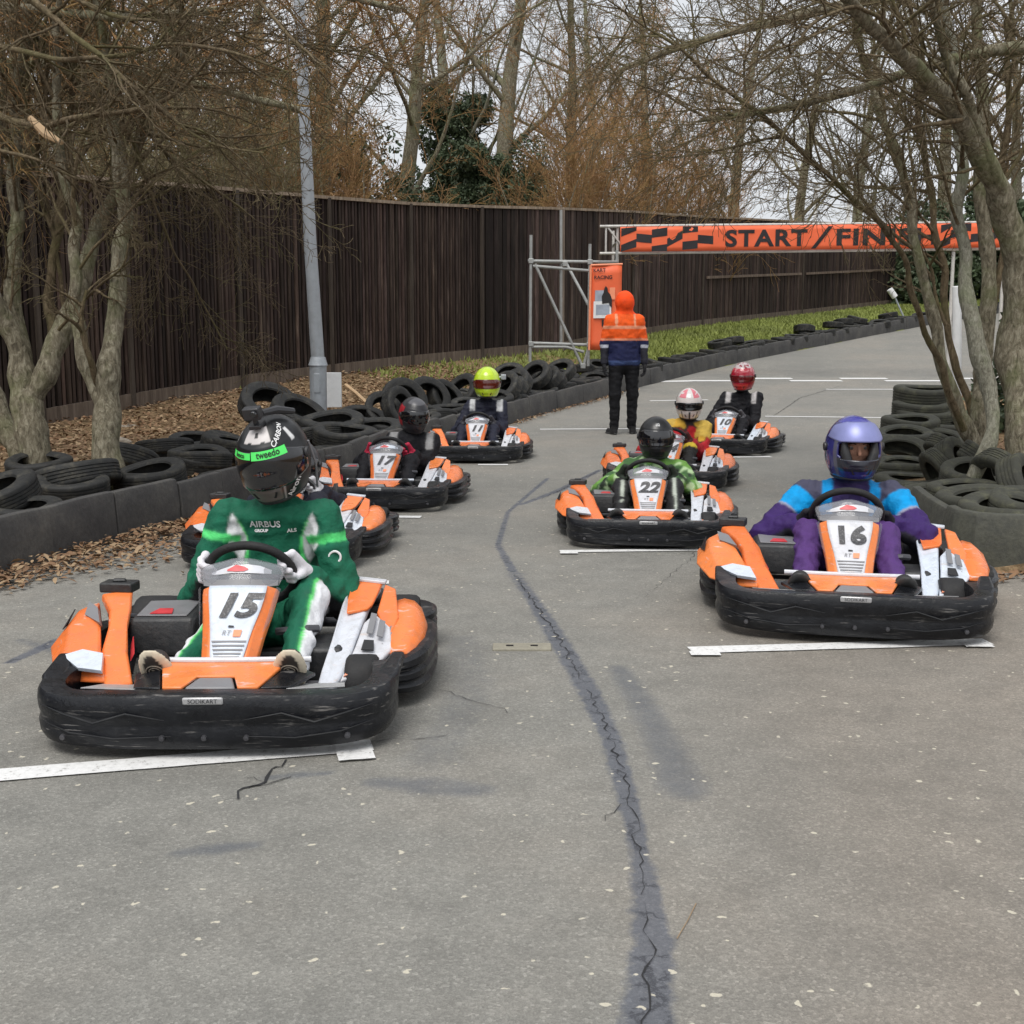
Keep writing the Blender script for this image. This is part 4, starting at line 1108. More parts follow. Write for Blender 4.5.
# ---- colour rules (pigment of the cloth)
def pick(nm, pre): return np.char.startswith(nm, pre)
def lerpc(base, mask, col): base[mask] = col; return base
def c15(i):
    V, nm, t, Nn = i['V'], i['nm'], i['t'], i['N']; c = np.tile(np.array([.008,.120,.066]), (len(V), 1))
    nk = np.array(i['neck']); x = V[:, 0]-nk[0]; z = V[:, 2]-nk[2]; ax = np.abs(x); front = Nn[:, 1] < .25
    to = (nm == 'torso') | pick(nm, 'upper')
    cx = .148+.025*np.clip((-.07-z)/.18, -1, 1)*-1
    m = to & front & (z < -.04) & (z > -.24) & (np.abs(ax-cx) < .033*np.sin(np.clip((-.04-z)/.2, 0, 1)*3.14))
    n2 = to & front & (z < -.06) & (z > -.27) & (np.abs(ax-(cx-.030*np.sin(np.clip((-.055-z)/.2, 0, 1)*3.14)-.006)) < .007)
    c[n2] = (.10,.70,.18); c[m] = (.76,.77,.78)
    up = pick(nm, 'upper'); c[up & (np.abs(t-.24-.1*Nn[:, 2]) < .045)] = (.10,.70,.20)
    Rr = i['R']; fo = pick(nm, 'fore'); c[fo & (Rr[:, 2] < .30) & (Rr[:, 0]*np.sign(x) < .55)] = (.018,.018,.020)
    lg = pick(nm, 'thigh') | pick(nm, 'shin'); out = Rr[:, 0]*np.sign(V[:, 0])
    c[lg & (out > .42)] = (.74,.75,.78); c[lg & (out > .24) & (out < .42)] = (.10,.62,.14)
    c[(nm == 'neck')] = (.015,.02,.018)
    return c
def c16(i):
    V, nm, t, Nn = i['V'], i['nm'], i['t'], i['N']; c = np.tile(np.array([.040,.016,.115]), (len(V), 1))
    nk = np.array(i['neck']); x = V[:, 0]-nk[0]; z = V[:, 2]-nk[2]; ax = np.abs(x)
    to = (nm == 'torso')
    c[to] = (.030,.018,.085); c[to & (z < -.10)] = (.035,.035,.05)
    c[to & (ax > .088) & (ax < .150) & (z > -.17)] = (.0,.26,.62)
    c[to & (ax > .150)] = (.03,.022,.05)
    up = pick(nm, 'upper'); c[up & (t < .10)] = (.06,.06,.10); c[up & (t > .10) & (t < .46)] = (.0,.30,.68); c[up & (t > .46) & (t < .50)] = (.3,.3,.4)
    lg = pick(nm, 'shin') | pick(nm, 'thigh'); c[lg] = (.085,.035,.165)
    fo = pick(nm, 'fore'); c[fo & (Nn[:, 2] < -.2)] = (.02,.02,.028)
    c[nm == 'neck'] = (.01,.012,.06)
    return c
def plain(base, tabs=None, extra=None):
    def f(i):
        V, nm, t, Nn = i['V'], i['nm'], i['t'], i['N']; c = np.tile(np.array(base), (len(V), 1))
        nk = np.array(i['neck']); x = V[:, 0]-nk[0]; z = V[:, 2]-nk[2]; ax = np.abs(x)
        if tabs: c[((nm == 'torso') | pick(nm, 'upper')) & (ax > .115) & (ax < .175) & (z > -.115)] = tabs
        if extra: c = extra(c, V, nm, t, Nn, x, z, ax)
        return c
    return f
def c22x(c, V, nm, t, Nn, x, z, ax):
    n1 = vnoise(V, 13, 1); n2 = vnoise(V, 21, 5)
    c[n1 > .05] = (.14,.30,.06); c[n2 > .22] = (.42,.58,.32); c[n1 < -.28] = (.02,.03,.02)
    k = pick(nm, 'shin') | pick(nm, 'thigh'); c[k] = (.02,.02,.022); c[k & (np.abs(Nn[:, 0]-.1) < .16) & (n1 > -.05)] = (.5,.55,.48)
    c[nm == 'neck'] = (.02,.02,.02)
    return c
def cpinkx(c, V, nm, t, Nn, x, z, ax):
    n1 = vnoise(V, 9, 2)
    c[(n1 > .02) & (z < -.04)] = (.50,.02,.03); c[(n1 < -.14)] = (.62,.36,.04); c[pick(nm, 'upper') & (t < .5)] = (.62,.42,.08)
    c[pick(nm, 'fore')] = (.40,.02,.03); c[pick(nm, 'shin') | pick(nm, 'thigh')] = (.02,.02,.02)
    kk = pick(nm, 'thigh') & (Nn[:, 2] > .4); c[kk & (V[:, 0] > 0)] = (.66,.48,.04)
    return c

# ---- helmet paints
def hp15(a, e):
    c = (.009,.0095,.011)
    if abs(a) < 30 and 41 < e < 66 and e > 41+max(0, abs(a)-4)*.35*(-1 if abs(a) > 20 else 1)*.4: c = (.60,.56,.55)
    if abs(a) < 3.0 and 50 < e < 58: c = (.03,.03,.03)
    if 70 < abs(a) < 78 and 30 < e < 52: c = (.62,.62,.62)
    if abs(a) < 32 and -50 < e < -22: c = (.13,.115,.105)
    if 34 < abs(a) < 37 and -56 < e < -18: c = (.32,.31,.30)
    return c
def hp16(a, e):
    c = (.030,.030,.16)
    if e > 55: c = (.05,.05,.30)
    if abs(a) < 60 and -36 < e < -10: c = (.020,.022,.035)
    if 52 < abs(a) < 62 and e < 20: c = (.10,.10,.14)
    return c
def hp22(a, e): return (.012,.0125,.014)
def hp17(a, e): return (.38,.02,.03) if (a < -75 or a > 120) and -35 < e < 35 else ((.10,.10,.11) if e > 52 and abs(a) < 80 else (.030,.030,.034))
def hp11(a, e):
    c = (.52,.72,.03)
    if abs(a) > 100 and e < 20: c = (.40,.55,.03)
    if abs(a) < 40 and e < -48: c = (.03,.03,.03)
    if abs(abs(a)-38) < 2.0 and e > 35: c = (.30,.40,.03)
    return c
def hp10(a, e):
    n = noise.noise(Vector((a*.05, e*.08, 0)))
    if e > 44: return (.50,.42,.42) if n > -.12 else (.25,.02,.03)
    if e > 26: return (.55,.16,.18) if n > .1 else (.42,.02,.04)
    if abs(a) < 40 and e < -22: return (.55,.035,.03)
    return (.36,.012,.03)
def hp14(a, e):
    n = noise.noise(Vector((a*.04, e*.07, 4)))
    if e > 30: return (.72,.20,.24) if (20 < abs(a) < 62 and n > -.3) else (.72,.68,.66)
    if abs(a) < 3 and e < -20: return (.05,.05,.05)
    if 34 < abs(a) < 40 and e < -20: return (.15,.12,.12)
    return (.66,.60,.57)
def hp12(a, e): return (.03,.03,.035)
WP, DPn, NG = M['white_print'], M['dark_print'], M['neon_green']
def visor_strip(hr, a0, a1, e0, e1, mat, lift=1.043, name='visor_strip'):
    n = 16; vs = []
    for i in range(n+1):
        a = math.radians(a0+(a1-a0)*i/n)
        vs += [h_pt(a, math.radians(e0), lift), h_pt(a, math.radians(e1), lift)]
    MB().add(vs, [(2*i, 2*i+2, 2*i+3, 2*i+1) for i in range(n)]).build(name, mat, hr, fix=False)

SH_BLACK = ((.02,.02,.02), (.04,.04,.04), (.03,.03,.03))
def project_text(info, txt, size, x0, z0, mat, root, name='suit_lettering', front=-1):
    "lettering laid on the front of the chest by casting on the body mesh"
    from mathutils.bvhtree import BVHTree
    me = info['body'].data; bv = BVHTree.FromPolygons([v.co for v in me.vertices], [tuple(p.vertices) for p in me.polygons])
    V, Fc = text_geo(txt, size, .0008)
    out = []
    for v in V:
        h = bv.ray_cast(Vector((x0+v.x, -1.0, z0+v.y)), Vector((0,1,0)))
        y = h[0].y-.006 if h[0] else info['chest'].y-.13
        out.append(Vector((x0+v.x, y, z0+v.y)))
    MB().add(out, Fc).build(name, mat, info['body'], smooth=False, fix=False)

# 15 : driver in green ------------------------------------------------
r, I = driver('15', 'driver in green suit, white gloves and black helmet carrying an action camera', (274,457), c15, ((.72,.71,.75), (.03,.03,.03)),
    dict(colfn=hp15, visor=M['visor_dark'], matt=True, vis_rng=(-22, 30), texts=[('CARBON', .030, 52, 47, .62, WP, 1.03), ('Airoh', .038, 52, -33, 1.0, WP, 1.03), ('benco', .022, -33, 25.0, .0, DPn, 1.052), ('tweedo', .031, 21, 25.5, .0, DPn, 1.052)]),
    hand_ang=(14, 168), elbows={1: (.335, 1.03, .25), -1: (-.26, 1.04, .29)}, hs=1.0, head_rot=(-.20, .34, -.10), voxel=.008, shoulder=.178, bulk=.95, wrinkle=.0105,
    shoe_cols=((.035,.03,.028), (.62,.55,.42), (.045,.04,.035)), logo=True, knees={1: (.215,.80,.335), -1: (-.075,.79,.285)}, behind=1.08)
visor_strip(I['hr'], -56, -10, 20.5, 29, NG); visor_strip(I['hr'], -8, 52, 19.5, 30.5, NG)
for nm_, x_, z_, s_ in (('AIRBUS', -.028, -.080, .036), ('GROUP', -.044, -.105, .015), ('ALS', .070, -.105, .020)):
    project_text(I, nm_, s_, I['neck'].x+x_, I['neck'].z+z_, WP, r)
# sleeve ring and leg lettering
_a = I['sh'][1]; _b = I['el'][1]; _q = _a+(_b-_a)*.42
MB().tube([_q+Vector((.040*math.cos(a)*.55+.012, -.062-.0*math.cos(a), .022*math.sin(a))) for a in np.linspace(0, 2*math.pi, 19)[:-1]], .0045, 6, closed=True).build('sleeve_ring', WP, I['body'])
def cam15(hr):
    top = h_pt(0, math.radians(66), 1.0)
    c = MB(); c.box(top+Vector((0,.0,.012)), (.045,.06,.016)); c.box(top+Vector((0,-.005,.028)), (.014,.022,.03))
    mount = c.build('camera_mount', M['camera_body'], hr, bevel=.003)
    b = MB().box(top+Vector((0,-.012,.064)), (.066,.036,.046)).build('action_camera', M['camera_body'], hr, bevel=.005)
    MB().lathe([(0,-.010), (.010,-.010), (.012,-.007), (.012,.0)], tuple(top+Vector((.014,-.032,.068))), 'y', 16).build('lens', M['visor_dark'], b)
    MB().tube([top+Vector((.02,.02,.05)), top+Vector((.05,.08,.035)), top+Vector((.09,.14,.0))], [.012,.016,.012]).build('camera_tail', M['camera_body'], hr)
    MB().tube([h_pt(math.radians(110), .2, 1.02), h_pt(math.radians(112), -.4, 1.12), h_pt(math.radians(125), -.9, 1.25)+Vector((0,0,-.03)), h_pt(math.radians(118), -.95, 1.0)], .005).build('tear_off_strap', M['grey_print'], hr)
cam15(I['hr'])
# 16 : driver in purple ------------------------------------------------
r, I = driver('16', 'driver in purple suit, face showing under the raised visor of a blue helmet', (853,449), c16, ((.02,.02,.025), (.03,.02,.05)),
    dict(colfn=hp16, visor=M['visor_blue'], open_visor=True, port=(50, -12, 20)),
    hand_ang=(-14, 194), elbows={1: (.375, .97, .30), -1: (-.375, .98, .29)}, hs=1.02, head_rot=(.22, .06, 0), voxel=.009, shoulder=.205, wrinkle=.011, shoe_cols=SH_BLACK, face=True, knee_out=.165, bulk=1.06, behind=1.12)
# 22 --------------------------------------------------------------
r, I = driver('22', 'small driver in green camouflage suit wearing a plain matt black helmet', (656,438), plain((.05,.12,.04), None, c22x), ((.03,.04,.03), (.10,.16,.08)),
    dict(colfn=hp22, visor=M['visor_dark'], matt=True, texts=[('LS2', .03, 2, 46, 0, WP, 1.02)]), hs=.89, head_rot=(.05,.10,0), shoulder=.19, shoe_cols=SH_BLACK, elbows={1: (.36,1.0,.28), -1: (-.36,1.0,.28)})
# 17 --------------------------------------------------------------
r, I = driver('17', 'driver in black, red gloves, dark red edged helmet turned aside', (414,415), plain((.008,.008,.011), (.30,.30,.30)), ((.48,.03,.07), (.30,.02,.04)),
    dict(colfn=hp17, visor=M['visor_dark'], matt=True), hs=.88, head_rot=(.55,.30,0), shoulder=.18, shoe_cols=SH_BLACK, hand_ang=(4,176))
# 11 --------------------------------------------------------------
r, I = driver('11', 'driver in navy suit with white shoulder tabs and bright yellow helmet', (487,383), plain((.016,.018,.034), (.55,.56,.58)), ((.06,.06,.07), (.4,.4,.42)),
    dict(colfn=hp11, visor=M['visor_amber'], vis_rng=(-14, 18)), hs=1.08, head_rot=(.05,.08,0), shoulder=.19, shoe_cols=SH_BLACK)
MB().box(h_pt(math.radians(85), .35, 1.1)+Vector((.025,0,0)), (.05,.05,.05)).box(h_pt(math.radians(85), .35, 1.05), (.03,.02,.02)).build('side_camera', M['galvanised'], I['hr'], bevel=.006)
# 10 --------------------------------------------------------------
r, I = driver('10', 'driver in black suit with white shoulder tabs and red helmet with pale crown', (743,377), plain((.008,.008,.011), (.60,.58,.58)), ((.10,.10,.11), (.45,.45,.46)),
    dict(colfn=hp10, visor=M['visor_red'], vis_rng=(-12, 14)), hs=1.02, head_rot=(-.05,.12,0), shoulder=.20, shoe_cols=SH_BLACK)
# 14 --------------------------------------------------------------
r, I = driver('14', 'driver in red, yellow and black suit wearing a white helmet with pink patches', (689,404), plain((.03,.02,.02), None, cpinkx), ((.10,.03,.03), (.5,.45,.4)),
    dict(colfn=hp14, visor=M['visor_dark'], vis_rng=(-14, 14)), hs=.88, head_rot=(.10,.14,0), shoulder=.18, shoe_cols=SH_BLACK)
# 12 --------------------------------------------------------------
r, I = driver('12', 'driver in dark suit with white shoulder, almost hidden behind the driver in green', (300,466), plain((.016,.017,.028), (.62,.62,.66)), ((.5,.5,.52), (.05,.05,.06)),
    dict(colfn=hp12, visor=M['visor_dark'], matt=True), hs=.96, head_rot=(-.1,.1,0), shoulder=.20, shoe_cols=SH_BLACK)

# ---- marshal standing with his back to us ----------------------------
def marshal():
    p = on_road(623, 434); s = 1.0
    root = empty('person', (p.x, p.y, p.z), math.radians(4))
    tag(root, 'standing marshal seen from behind in orange hooded jacket and black trousers', 'person')
    J = dict(pel=(0,0,.93), chest=(0,.0,1.30), neck=(0,0,1.48), head=(.0,-.01,1.63))
    caps = []
    for sx in (-1, 1):
        sh = (sx*.185,.0,1.43); el = (sx*.245,.02,1.14); wr = (sx*.255,-.03,.90)
        hip = (sx*.095,0,.90); kn = (sx*.115,-.01+.02*sx,.50); an = (sx*.115,.03*sx+.02,.10)
        caps += [('upper', sh, el, .066, .058, .05), ('fore', el, wr, .056, .042, .03), ('thigh', hip, kn, .098, .072, .05), ('shin', kn, an, .070, .058, .03)]
    tors = [((0,0,1.31), (.205,.13,.20)), ((0,0,1.08), (.185,.13,.22)), ((0,0,.93), (.175,.13,.13)), ((0,0,1.43), (.18,.085,.07))]
    def sdf(P):
        d = None
        for c, r in tors:
            e = s_ell(P, c, r); d = e if d is None else smin(d, e, .08)
        for nm, a, b, ra, rb, kk in caps: d = smin(d, s_caps(P, a, b, ra, rb)[0], kk)
        d = smin(d, s_ell(P, (0,-.0,1.645), (.120,.132,.145)), .04)
        d = smin(d, s_ell(P, (0,.01,1.50), (.12,.10,.06)), .05)
        return d
    V, Q = surfnet(sdf, (-.42,-.28,.03), (.42,.28,1.86), .013); Nn = vnormals(V, Q)
    z = V[:, 2]; x = V[:, 0]; c = np.tile(np.array([.006,.006,.008]), (len(V), 1))
    arm = np.abs(x) > .205
    jacket = (z > .865) & ~((np.abs(x) > .2) & (z < .90)); c[jacket] = (.012,.016,.065)
    org = z > 1.17; c[org & jacket] = (.95,.12,.015); c[(z > 1.5)] = (1.0,.085,.01)
    c[arm & (z < 1.10) & (z > .86)] = (.02,.02,.03)
    for z0 in (1.19, 1.335): c[jacket & (np.abs(z-z0) < .016)] = (.80,.30,.17)
    c[jacket & (np.abs(z-1.10) < .020) & arm] = (.50,.52,.60)
    c[jacket & ~arm & (np.abs(z-.90) < .022)] = (.05,.08,.20)
    c[jacket & (np.abs(np.abs(x)-.115) < .014) & (z > 1.34) & (z < 1.5)] = (.85,.35,.2)
    w = (1-np.abs(vnoise(V*np.array([1,1,1.8]), 8))*3)*.0055+vnoise(V, 20, 3)*.005
    w[V[:, 2] > 1.5] *= .4
    V2 = V+Nn*w[:, None]
    mesh_np('body', V2, Q, M['suit_cloth'], root, col=c)
    for sx in (-1, 1):   # gloved hands hanging, fingers slightly curled
        W = Vector((sx*.256,-.035,.885)); pr = []
        for i, L in enumerate((.9, 1, .95, .8)):
            b = W+Vector((0,(i-1.5)*.021-.012,-.085)); k1 = b+Vector((-sx*.006,-.004,-.036*L)); k2 = k1+Vector((-sx*.018,-.004,-.024*L)); k3 = k2+Vector((-sx*.020,0,-.010*L))
            pr += [(W, b, .021, .015, 1), (b, k1, .0125, .0115, 0), (k1, k2, .0115, .0105, 0), (k2, k3, .0105, .0095, 0)]
        t1 = W+Vector((-sx*.006,-.045,-.045)); t2 = t1+Vector((-sx*.012,-.012,-.034)); pr += [(W, t1, .02, .014, 1), (t1, t2, .0135, .011, 0)]
        def hs_(P):
            f = g = None
            for a, b, ra, rb, q in pr:
                d, _ = s_caps(P, a, b, ra, rb)
                if q: g = d if g is None else smin(g, d, .015)
                else: f = d if f is None else smin(f, d, .003)
            return smin(f, g, .006)
        A = [W.x-.09, W.y-.12, W.z-.20]; B = [W.x+.09, W.y+.09, W.z+.05]
        v, q = surfnet(hs_, A, B, .006); mesh_np('glove', v, q, M['glove_cloth'], root, col=np.tile(np.array([.018,.018,.02]), (len(v), 1)))
        shoe(root, (sx*.115, .03*sx-.06, .0), (sx*.22,1,0), (0,0,1), ((.015,.015,.017), (.03,.03,.03), (.03,.03,.03)), L=.29)
marshal()
# ============================================================ TYRES
def tyre_mesh(seed, R=.30, w=.185):
    rr = random.Random(seed); k = 56
    prof = [(R*.60, -w*.36), (R*.63, -w*.44), (R*.78, -w*.50), (R*.90, -w*.49), (R*.965, -w*.43)]
    for i in range(5):
        a = -w*.36+w*.72*i/5; b = a+w*.72/5
        prof += [(R*.995, a+.004), (R*.995, b-.006), (R*.965, b-.004), (R*.965, b+.001)] if i < 4 else [(R*.995, a+.004), (R*.995, b)]
    prof += [(R*.965, w*.43), (R*.90, w*.49), (R*.78, w*.50), (R*.63, w*.44), (R*.60, w*.36), (R*.66, w*.34), (R*.90, w*.36), (R*.93, 0), (R*.90, -w*.36), (R*.66, -w*.34)]
    mb = MB().lathe(prof, axis='z', k=k, closed=True)
    n = len(prof); vs = []
    ph = rr.random()*6
    for i, v in enumerate(mb.v):
        j = i//n; a = 2*math.pi*j/k; q = 1+.018*math.sin(2*a+ph)
        tr = 1.0
        if 4 < i % n < n-10 and prof[i % n][0] > R*.98: tr = .985 if j % 2 else 1.0
        vs.append((v[0]*q*tr, v[1]*q*tr, v[2]*(1+.05*math.sin(a*2+ph*2))+.006*math.sin(2*a+ph)))
    mb.v = vs
    return mb
PROT = []
for sd in range(3):
    for mt in ('old_tyre', 'old_tyre_green'):
        o = tyre_mesh(sd).build('tyre', M[mt], None, angle=40); PROT.append((o, mt)); COL.objects.unlink(o)
def put_tyre(x, y, z, rot, sc=1.0, green=False, label=None, group=None):
    c = [p for p in PROT if (p[1] == 'old_tyre_green') == green]
    o = random.choice(c)[0].copy(); COL.objects.link(o); o.name = 'old_tyre'
    o.location = (x, y, z); o.rotation_euler = rot; o.scale = (sc, sc, sc*random.uniform(.85, 1.1))
    tag(o, label, 'tyre', group); return o
def tyre_px(px, py, Y, tilt=0, tdir=0, sc=1.0, green=False, label=None, group=None):
    p = at(px, py, Y)
    if not green:
        p.x = min(p.x, xl(Y)-.36); p.z = max(p.z, gz(p.x, Y)+.10+.2*math.sin(math.radians(tilt)))
    o = put_tyre(p.x, p.y, p.z, (0,0,0), sc, green, label, group)
    o.rotation_euler = (Matrix.Rotation(math.radians(tdir), 3, 'Z') @ Matrix.Rotation(math.radians(tilt), 3, 'X') @ Matrix.Rotation(random.random()*6, 3, 'Z')).to_euler()
    return o
R_ = random.Random(11)
# along the left barrier: first the ones one can pick out, by pixel
NEAR = [
 (22,516,7.3,4,0,.95,'worn black tyre lying flat over the left barrier at the picture edge'),
 (72,489,8.3,8,20,1.0,'rounded black tyre lying above the first barrier joint left of the slim forked trunk'),
 (150,474,8.9,10,-30,1.05,'tyre lying just right of the slim forked trunk, tread towards the track'),
 (128,462,9.7,22,150,1.0,'tyre leaning behind the slim forked trunk'),
 (40,470,9.3,8,0,1.0,'dark tyre between the two left tree trunks'),
 (200,466,10.0,12,30,1.0,'flat tyre behind the barrier midway to the driver in green'),
 (228,452,11.0,18,80,1.0,'tyre lying left of the black helmet of the driver in green'),
 (165,450,10.8,14,200,1.0,'tyre at the top of the left heap below the board fence'),
 (196,446,11.6,10,10,1.0,'flat tyre at the back of the left heap below the fence foot'),
]
for px, py, Y, ti, td, sc, lb in NEAR: tyre_px(px, py+5, Y, ti, td, sc*.86, False, lb, 'old tyres along the left bank')
MID = [(270,398,14.0,35,40,1.25),(300,408,13.4,30,60,1.2),(332,418,12.8,12,0,1.15),(292,424,12.6,6,0,1.1),(345,428,12.2,8,30,1.1),(372,424,12.8,10,10,1.1)]
for i, (px, py, Y, ti, td, sc) in enumerate(MID):
    tyre_px(px, py+9, Y, ti, td, sc, False, 'large black tyre in the heap at the foot of the grey lamp post', 'large tyres by the lamp post')
HEAP = [(404,396,15.4,62,25,1.15),(428,392,15.9,58,40,1.1),(400,414,14.6,70,60,1.0),(446,394,16.2,60,50,1.05),(462,386,16.9,55,-40,1.0),(384,408,14.8,50,20,.9),(420,410,15.0,8,0,1.05),(452,408,15.4,8,0,1.05),(440,418,14.6,6,0,1.05),(470,402,16,12,0,1.0),
        (510,384,17.3,50,-50,1.1),(528,380,17.8,48,-45,1.05),(545,386,17.6,40,-60,1.05),(520,394,16.9,15,0,1.05),(548,397,17.2,8,0,1.05),(570,392,18.0,8,0,1.05),(535,370,18.8,45,-40,1.0),(556,374,19.0,42,-50,1.0),(575,378,19.2,30,-50,1.0),(590,386,18.8,8,0,1.0),(560,366,20,40,-40,1.0),(508,370,18.8,30,-30,1.0)]
for i, (px, py, Y, ti, td, sc) in enumerate(HEAP):
    f = px < 490
    tyre_px(px, py+6, Y, ti, td, sc*.92, False, 'black tyre leaning in the heap behind the yellow helmet' if f else 'black tyre lying in the heap below the scaffold frame', 'tyres heaped behind the yellow helmet' if f else 'tyres heaped below the scaffold')
# continuous row on top of and just behind the barrier
y = 6.4
while y < 43:
    x = xl(y)-.34-.1*R_.random(); g = gz(x, y)
    st = (.47 if y < 13 else .52) if y < 22 else .62
    zt = g+(.06 if y < 12 else .15)
    o = put_tyre(x, y, zt, (R_.uniform(-.12, .12), R_.uniform(-.12, .25), R_.random()*6), R_.uniform(.88, 1.05)*(.86 if y < 13 else 1), False,
        'flat black tyre in the row right behind the left barrier' if y < 14 else ('flat tyre in the row behind the barrier near the marshal' if y < 24 else 'small flat tyre in the far row along the grass bank'),
        'row of tyres behind the left barrier' if y < 24 else 'far row of tyres')
    if R_.random() < (.2 if y < 12 else .65) and y < 24:
        x2 = x-.45-.2*R_.random()
        put_tyre(x2, y+.2, gz(x2, y)+.16, (R_.uniform(-.3, .3), R_.uniform(-.2, .4), R_.random()*6), R_.uniform(.88, 1.05), False, 'tyre in the second row on the bank behind the left barrier', 'second row of tyres on the left bank')
    if 26 < y < 36 and R_.random() < .6:
        put_tyre(x-.1, y+.2, zt+.17, (R_.uniform(-.2, .2), R_.uniform(-.2, .2), 0), .95, False, 'tyre lying on top of the far row along the grass bank', 'far row of tyres')
    y += st*R_.uniform(.95, 1.1)
# right hand pile
RIGHT = [ # px, py, Y, tilt, dir, size, label
 (925,394,13.6,4,0,1.28,'topmost big round-shouldered tyre of the stack under the right trees'),
 (922,408,13.4,3,0,1.2,'second tyre from the top of the right stack'),
 (926,416,13.3,4,0,1.2,'third tyre of the right stack'),
 (938,426,13.0,8,0,1.15,'fourth tyre of the right stack, set towards the trunks'),
 (910,424,12.4,6,0,1.1,'tyre standing out to the track side of the right stack'),
 (904,438,11.8,8,-20,1.1,'tyre with its hole showing above the dark gap in the right stack'),
 (900,452,11.2,28,0,1.1,'tyre tilted forward with an oval hole facing the camera beside the blue helmet'),
 (904,468,10.8,3,0,1.1,'lower tyre beside the blue helmet'),
 (912,484,10.2,2,0,1.15,'bottom tyre beside the blue helmet'),
 (940,470,9.9,62,20,.85,'upright tyre seen by its tread between the stack and the pale stem'),
 (958,462,10.2,55,-25,.95,'tilted tyre seen by its tread left of the pale stem'),
 (950,450,10.8,40,30,.9,'small tilted tyre under the dark right trunks'),
 (905,497,9.2,3,0,1.15,'flat mossy tyre on the barrier just right of the purple shoulder'),
 (938,500,8.6,4,0,1.1,'flat mossy tyre behind the barrier corner'),
 (965,493,8.4,5,0,1.0,'flat tyre under the foot of the pale stem'),
 (985,507,7.4,4,0,1.15,'long flat tyre along the top of the front right barrier'),
 (1010,516,6.9,6,0,1.1,'flat tyre resting on the front right barrier near the picture edge'),
 (1004,478,8.6,58,35,1.0,'upright tyre with its round hole showing at the foot of the big trunk'),
 (1022,486,8.2,66,-20,.95,'upright tyre beside the big trunk at the right picture edge'),
 (884,478,10.8,2,0,1.0,'flat tyre at road level left of the right stack'),
 (890,499,9.1,3,0,1.05,'flat tyre at road level behind the blue helmet of kart 16'),
 (918,512,8.3,3,0,1.1,'flat tyre at road level above the purple shoulder of the driver'),
 (945,515,7.9,3,0,1.1,'flat tyre just behind the corner of the right barrier'),
 (990,462,9.6,35,10,1.0,'tyre behind the pale stem leaning on the heap'),
 (940,440,12.0,20,10,1.0,'tyre half hidden behind the stack at the trunk foot'),
 (1040,508,7.0,5,0,1.1,'flat tyre on the right barrier cut by the picture edge'),
 (975,476,9.2,14,0,1.0,'tyre lying behind the pale stem foot'),
]
for px, py, Y, ti, td, sc, lb in RIGHT: tyre_px(px, py+(2 if ti < 20 else 4), Y, ti, td+(75 if ti > 30 else 0), sc*.90, True, lb, 'mossy tyres on the right bank')

# ============================================================ LAMP, CABINET, SCAFFOLD, BANNER, POSTER
def lamp_post():
    b = at(318, 402, 14.0); t = at(303, 88, 13.9); b.z = gz(b.x, b.y)-.1; loc = Vector((b.x, b.y, b.z))
    root = empty('lamp_post', loc); tag(root, 'grey galvanised lamp post leaning slightly left in front of the fence', 'lamp post')
    d = t-loc; top = d*1.55
    fl = at(318, 362, 14.0)-loc
    MB().tube([(0,0,0), fl*.97], .098, 20).tube([fl*.96, fl*1.06], [.112,.085], 20).build('base_sleeve', M['galvanised'], root)
    MB().tube([fl, top*.35+fl*.1, top*.7, top], [.078,.072,.062,.055], 20).build('pole', M['galvanised'], root)
    MB().box(fl*.75+Vector((0,-.098,0)), (.07,.012,.22)).build('access_door', M['galvanised'], root, bevel=.004)
    MB().tube([top, top+Vector((.2,-.1,.15)), top+Vector((.7,-.4,.22))], .03).box(top+Vector((1.0,-.55,.24)), (.6,.25,.12), Matrix.Rotation(-.5, 3, 'Z')).build('lamp_head', M['galvanised'], root, bevel=.01)
lamp_post()
def cabinet():
    p = at(334, 404, 14.6); r = empty('white_board', p); tag(r, 'plain white board standing beside the lamp post', 'board')
    MB().box((0,0,.17), (.19,.05,.42)).build('board', M['white_paint'], r, bevel=.004)
    MB().box((-.06,.03,-.1), (.03,.03,.5)).build('stake', M['cut_wood'], r)
cabinet()
def stick():
    a, b = at(346,385,15.6), at(368,404,15.0)
    tag(MB().tube([a, (a+b)/2+Vector((0,0,.01)), b], .022, 6).build('broken_branch', M['cut_wood']), 'pale cut branch lying on the brown bank right of the lamp post', 'branch')
    a, b = at(340,412,14.4), at(368,426,14.0)
stick()
for px, py, Y, s, lb in ((127,432,14.4,.24,'flat pale stone lying at the foot of the fence left of the lamp post'), (116,442,12.5,.13,'small stone in the leaf litter behind the slim trunk'), (226,401,17,.1,'small pale stone against the fence foot')):
    p = at(px, py, Y); bm_ = bmesh.new(); bmesh.ops.create_icosphere(bm_, subdivisions=3, radius=s)
    for v in bm_.verts: v.co += v.co.normalized()*noise.noise(v.co*6+p)*s*.5; v.co.z *= .4
    me = bpy.data.meshes.new('stone'); bm_.to_mesh(me); bm_.free(); me.materials.append(M['stone']); o = bpy.data.objects.new('stone', me); COL.objects.link(o); o.location = p; tag(o, lb, 'stone')

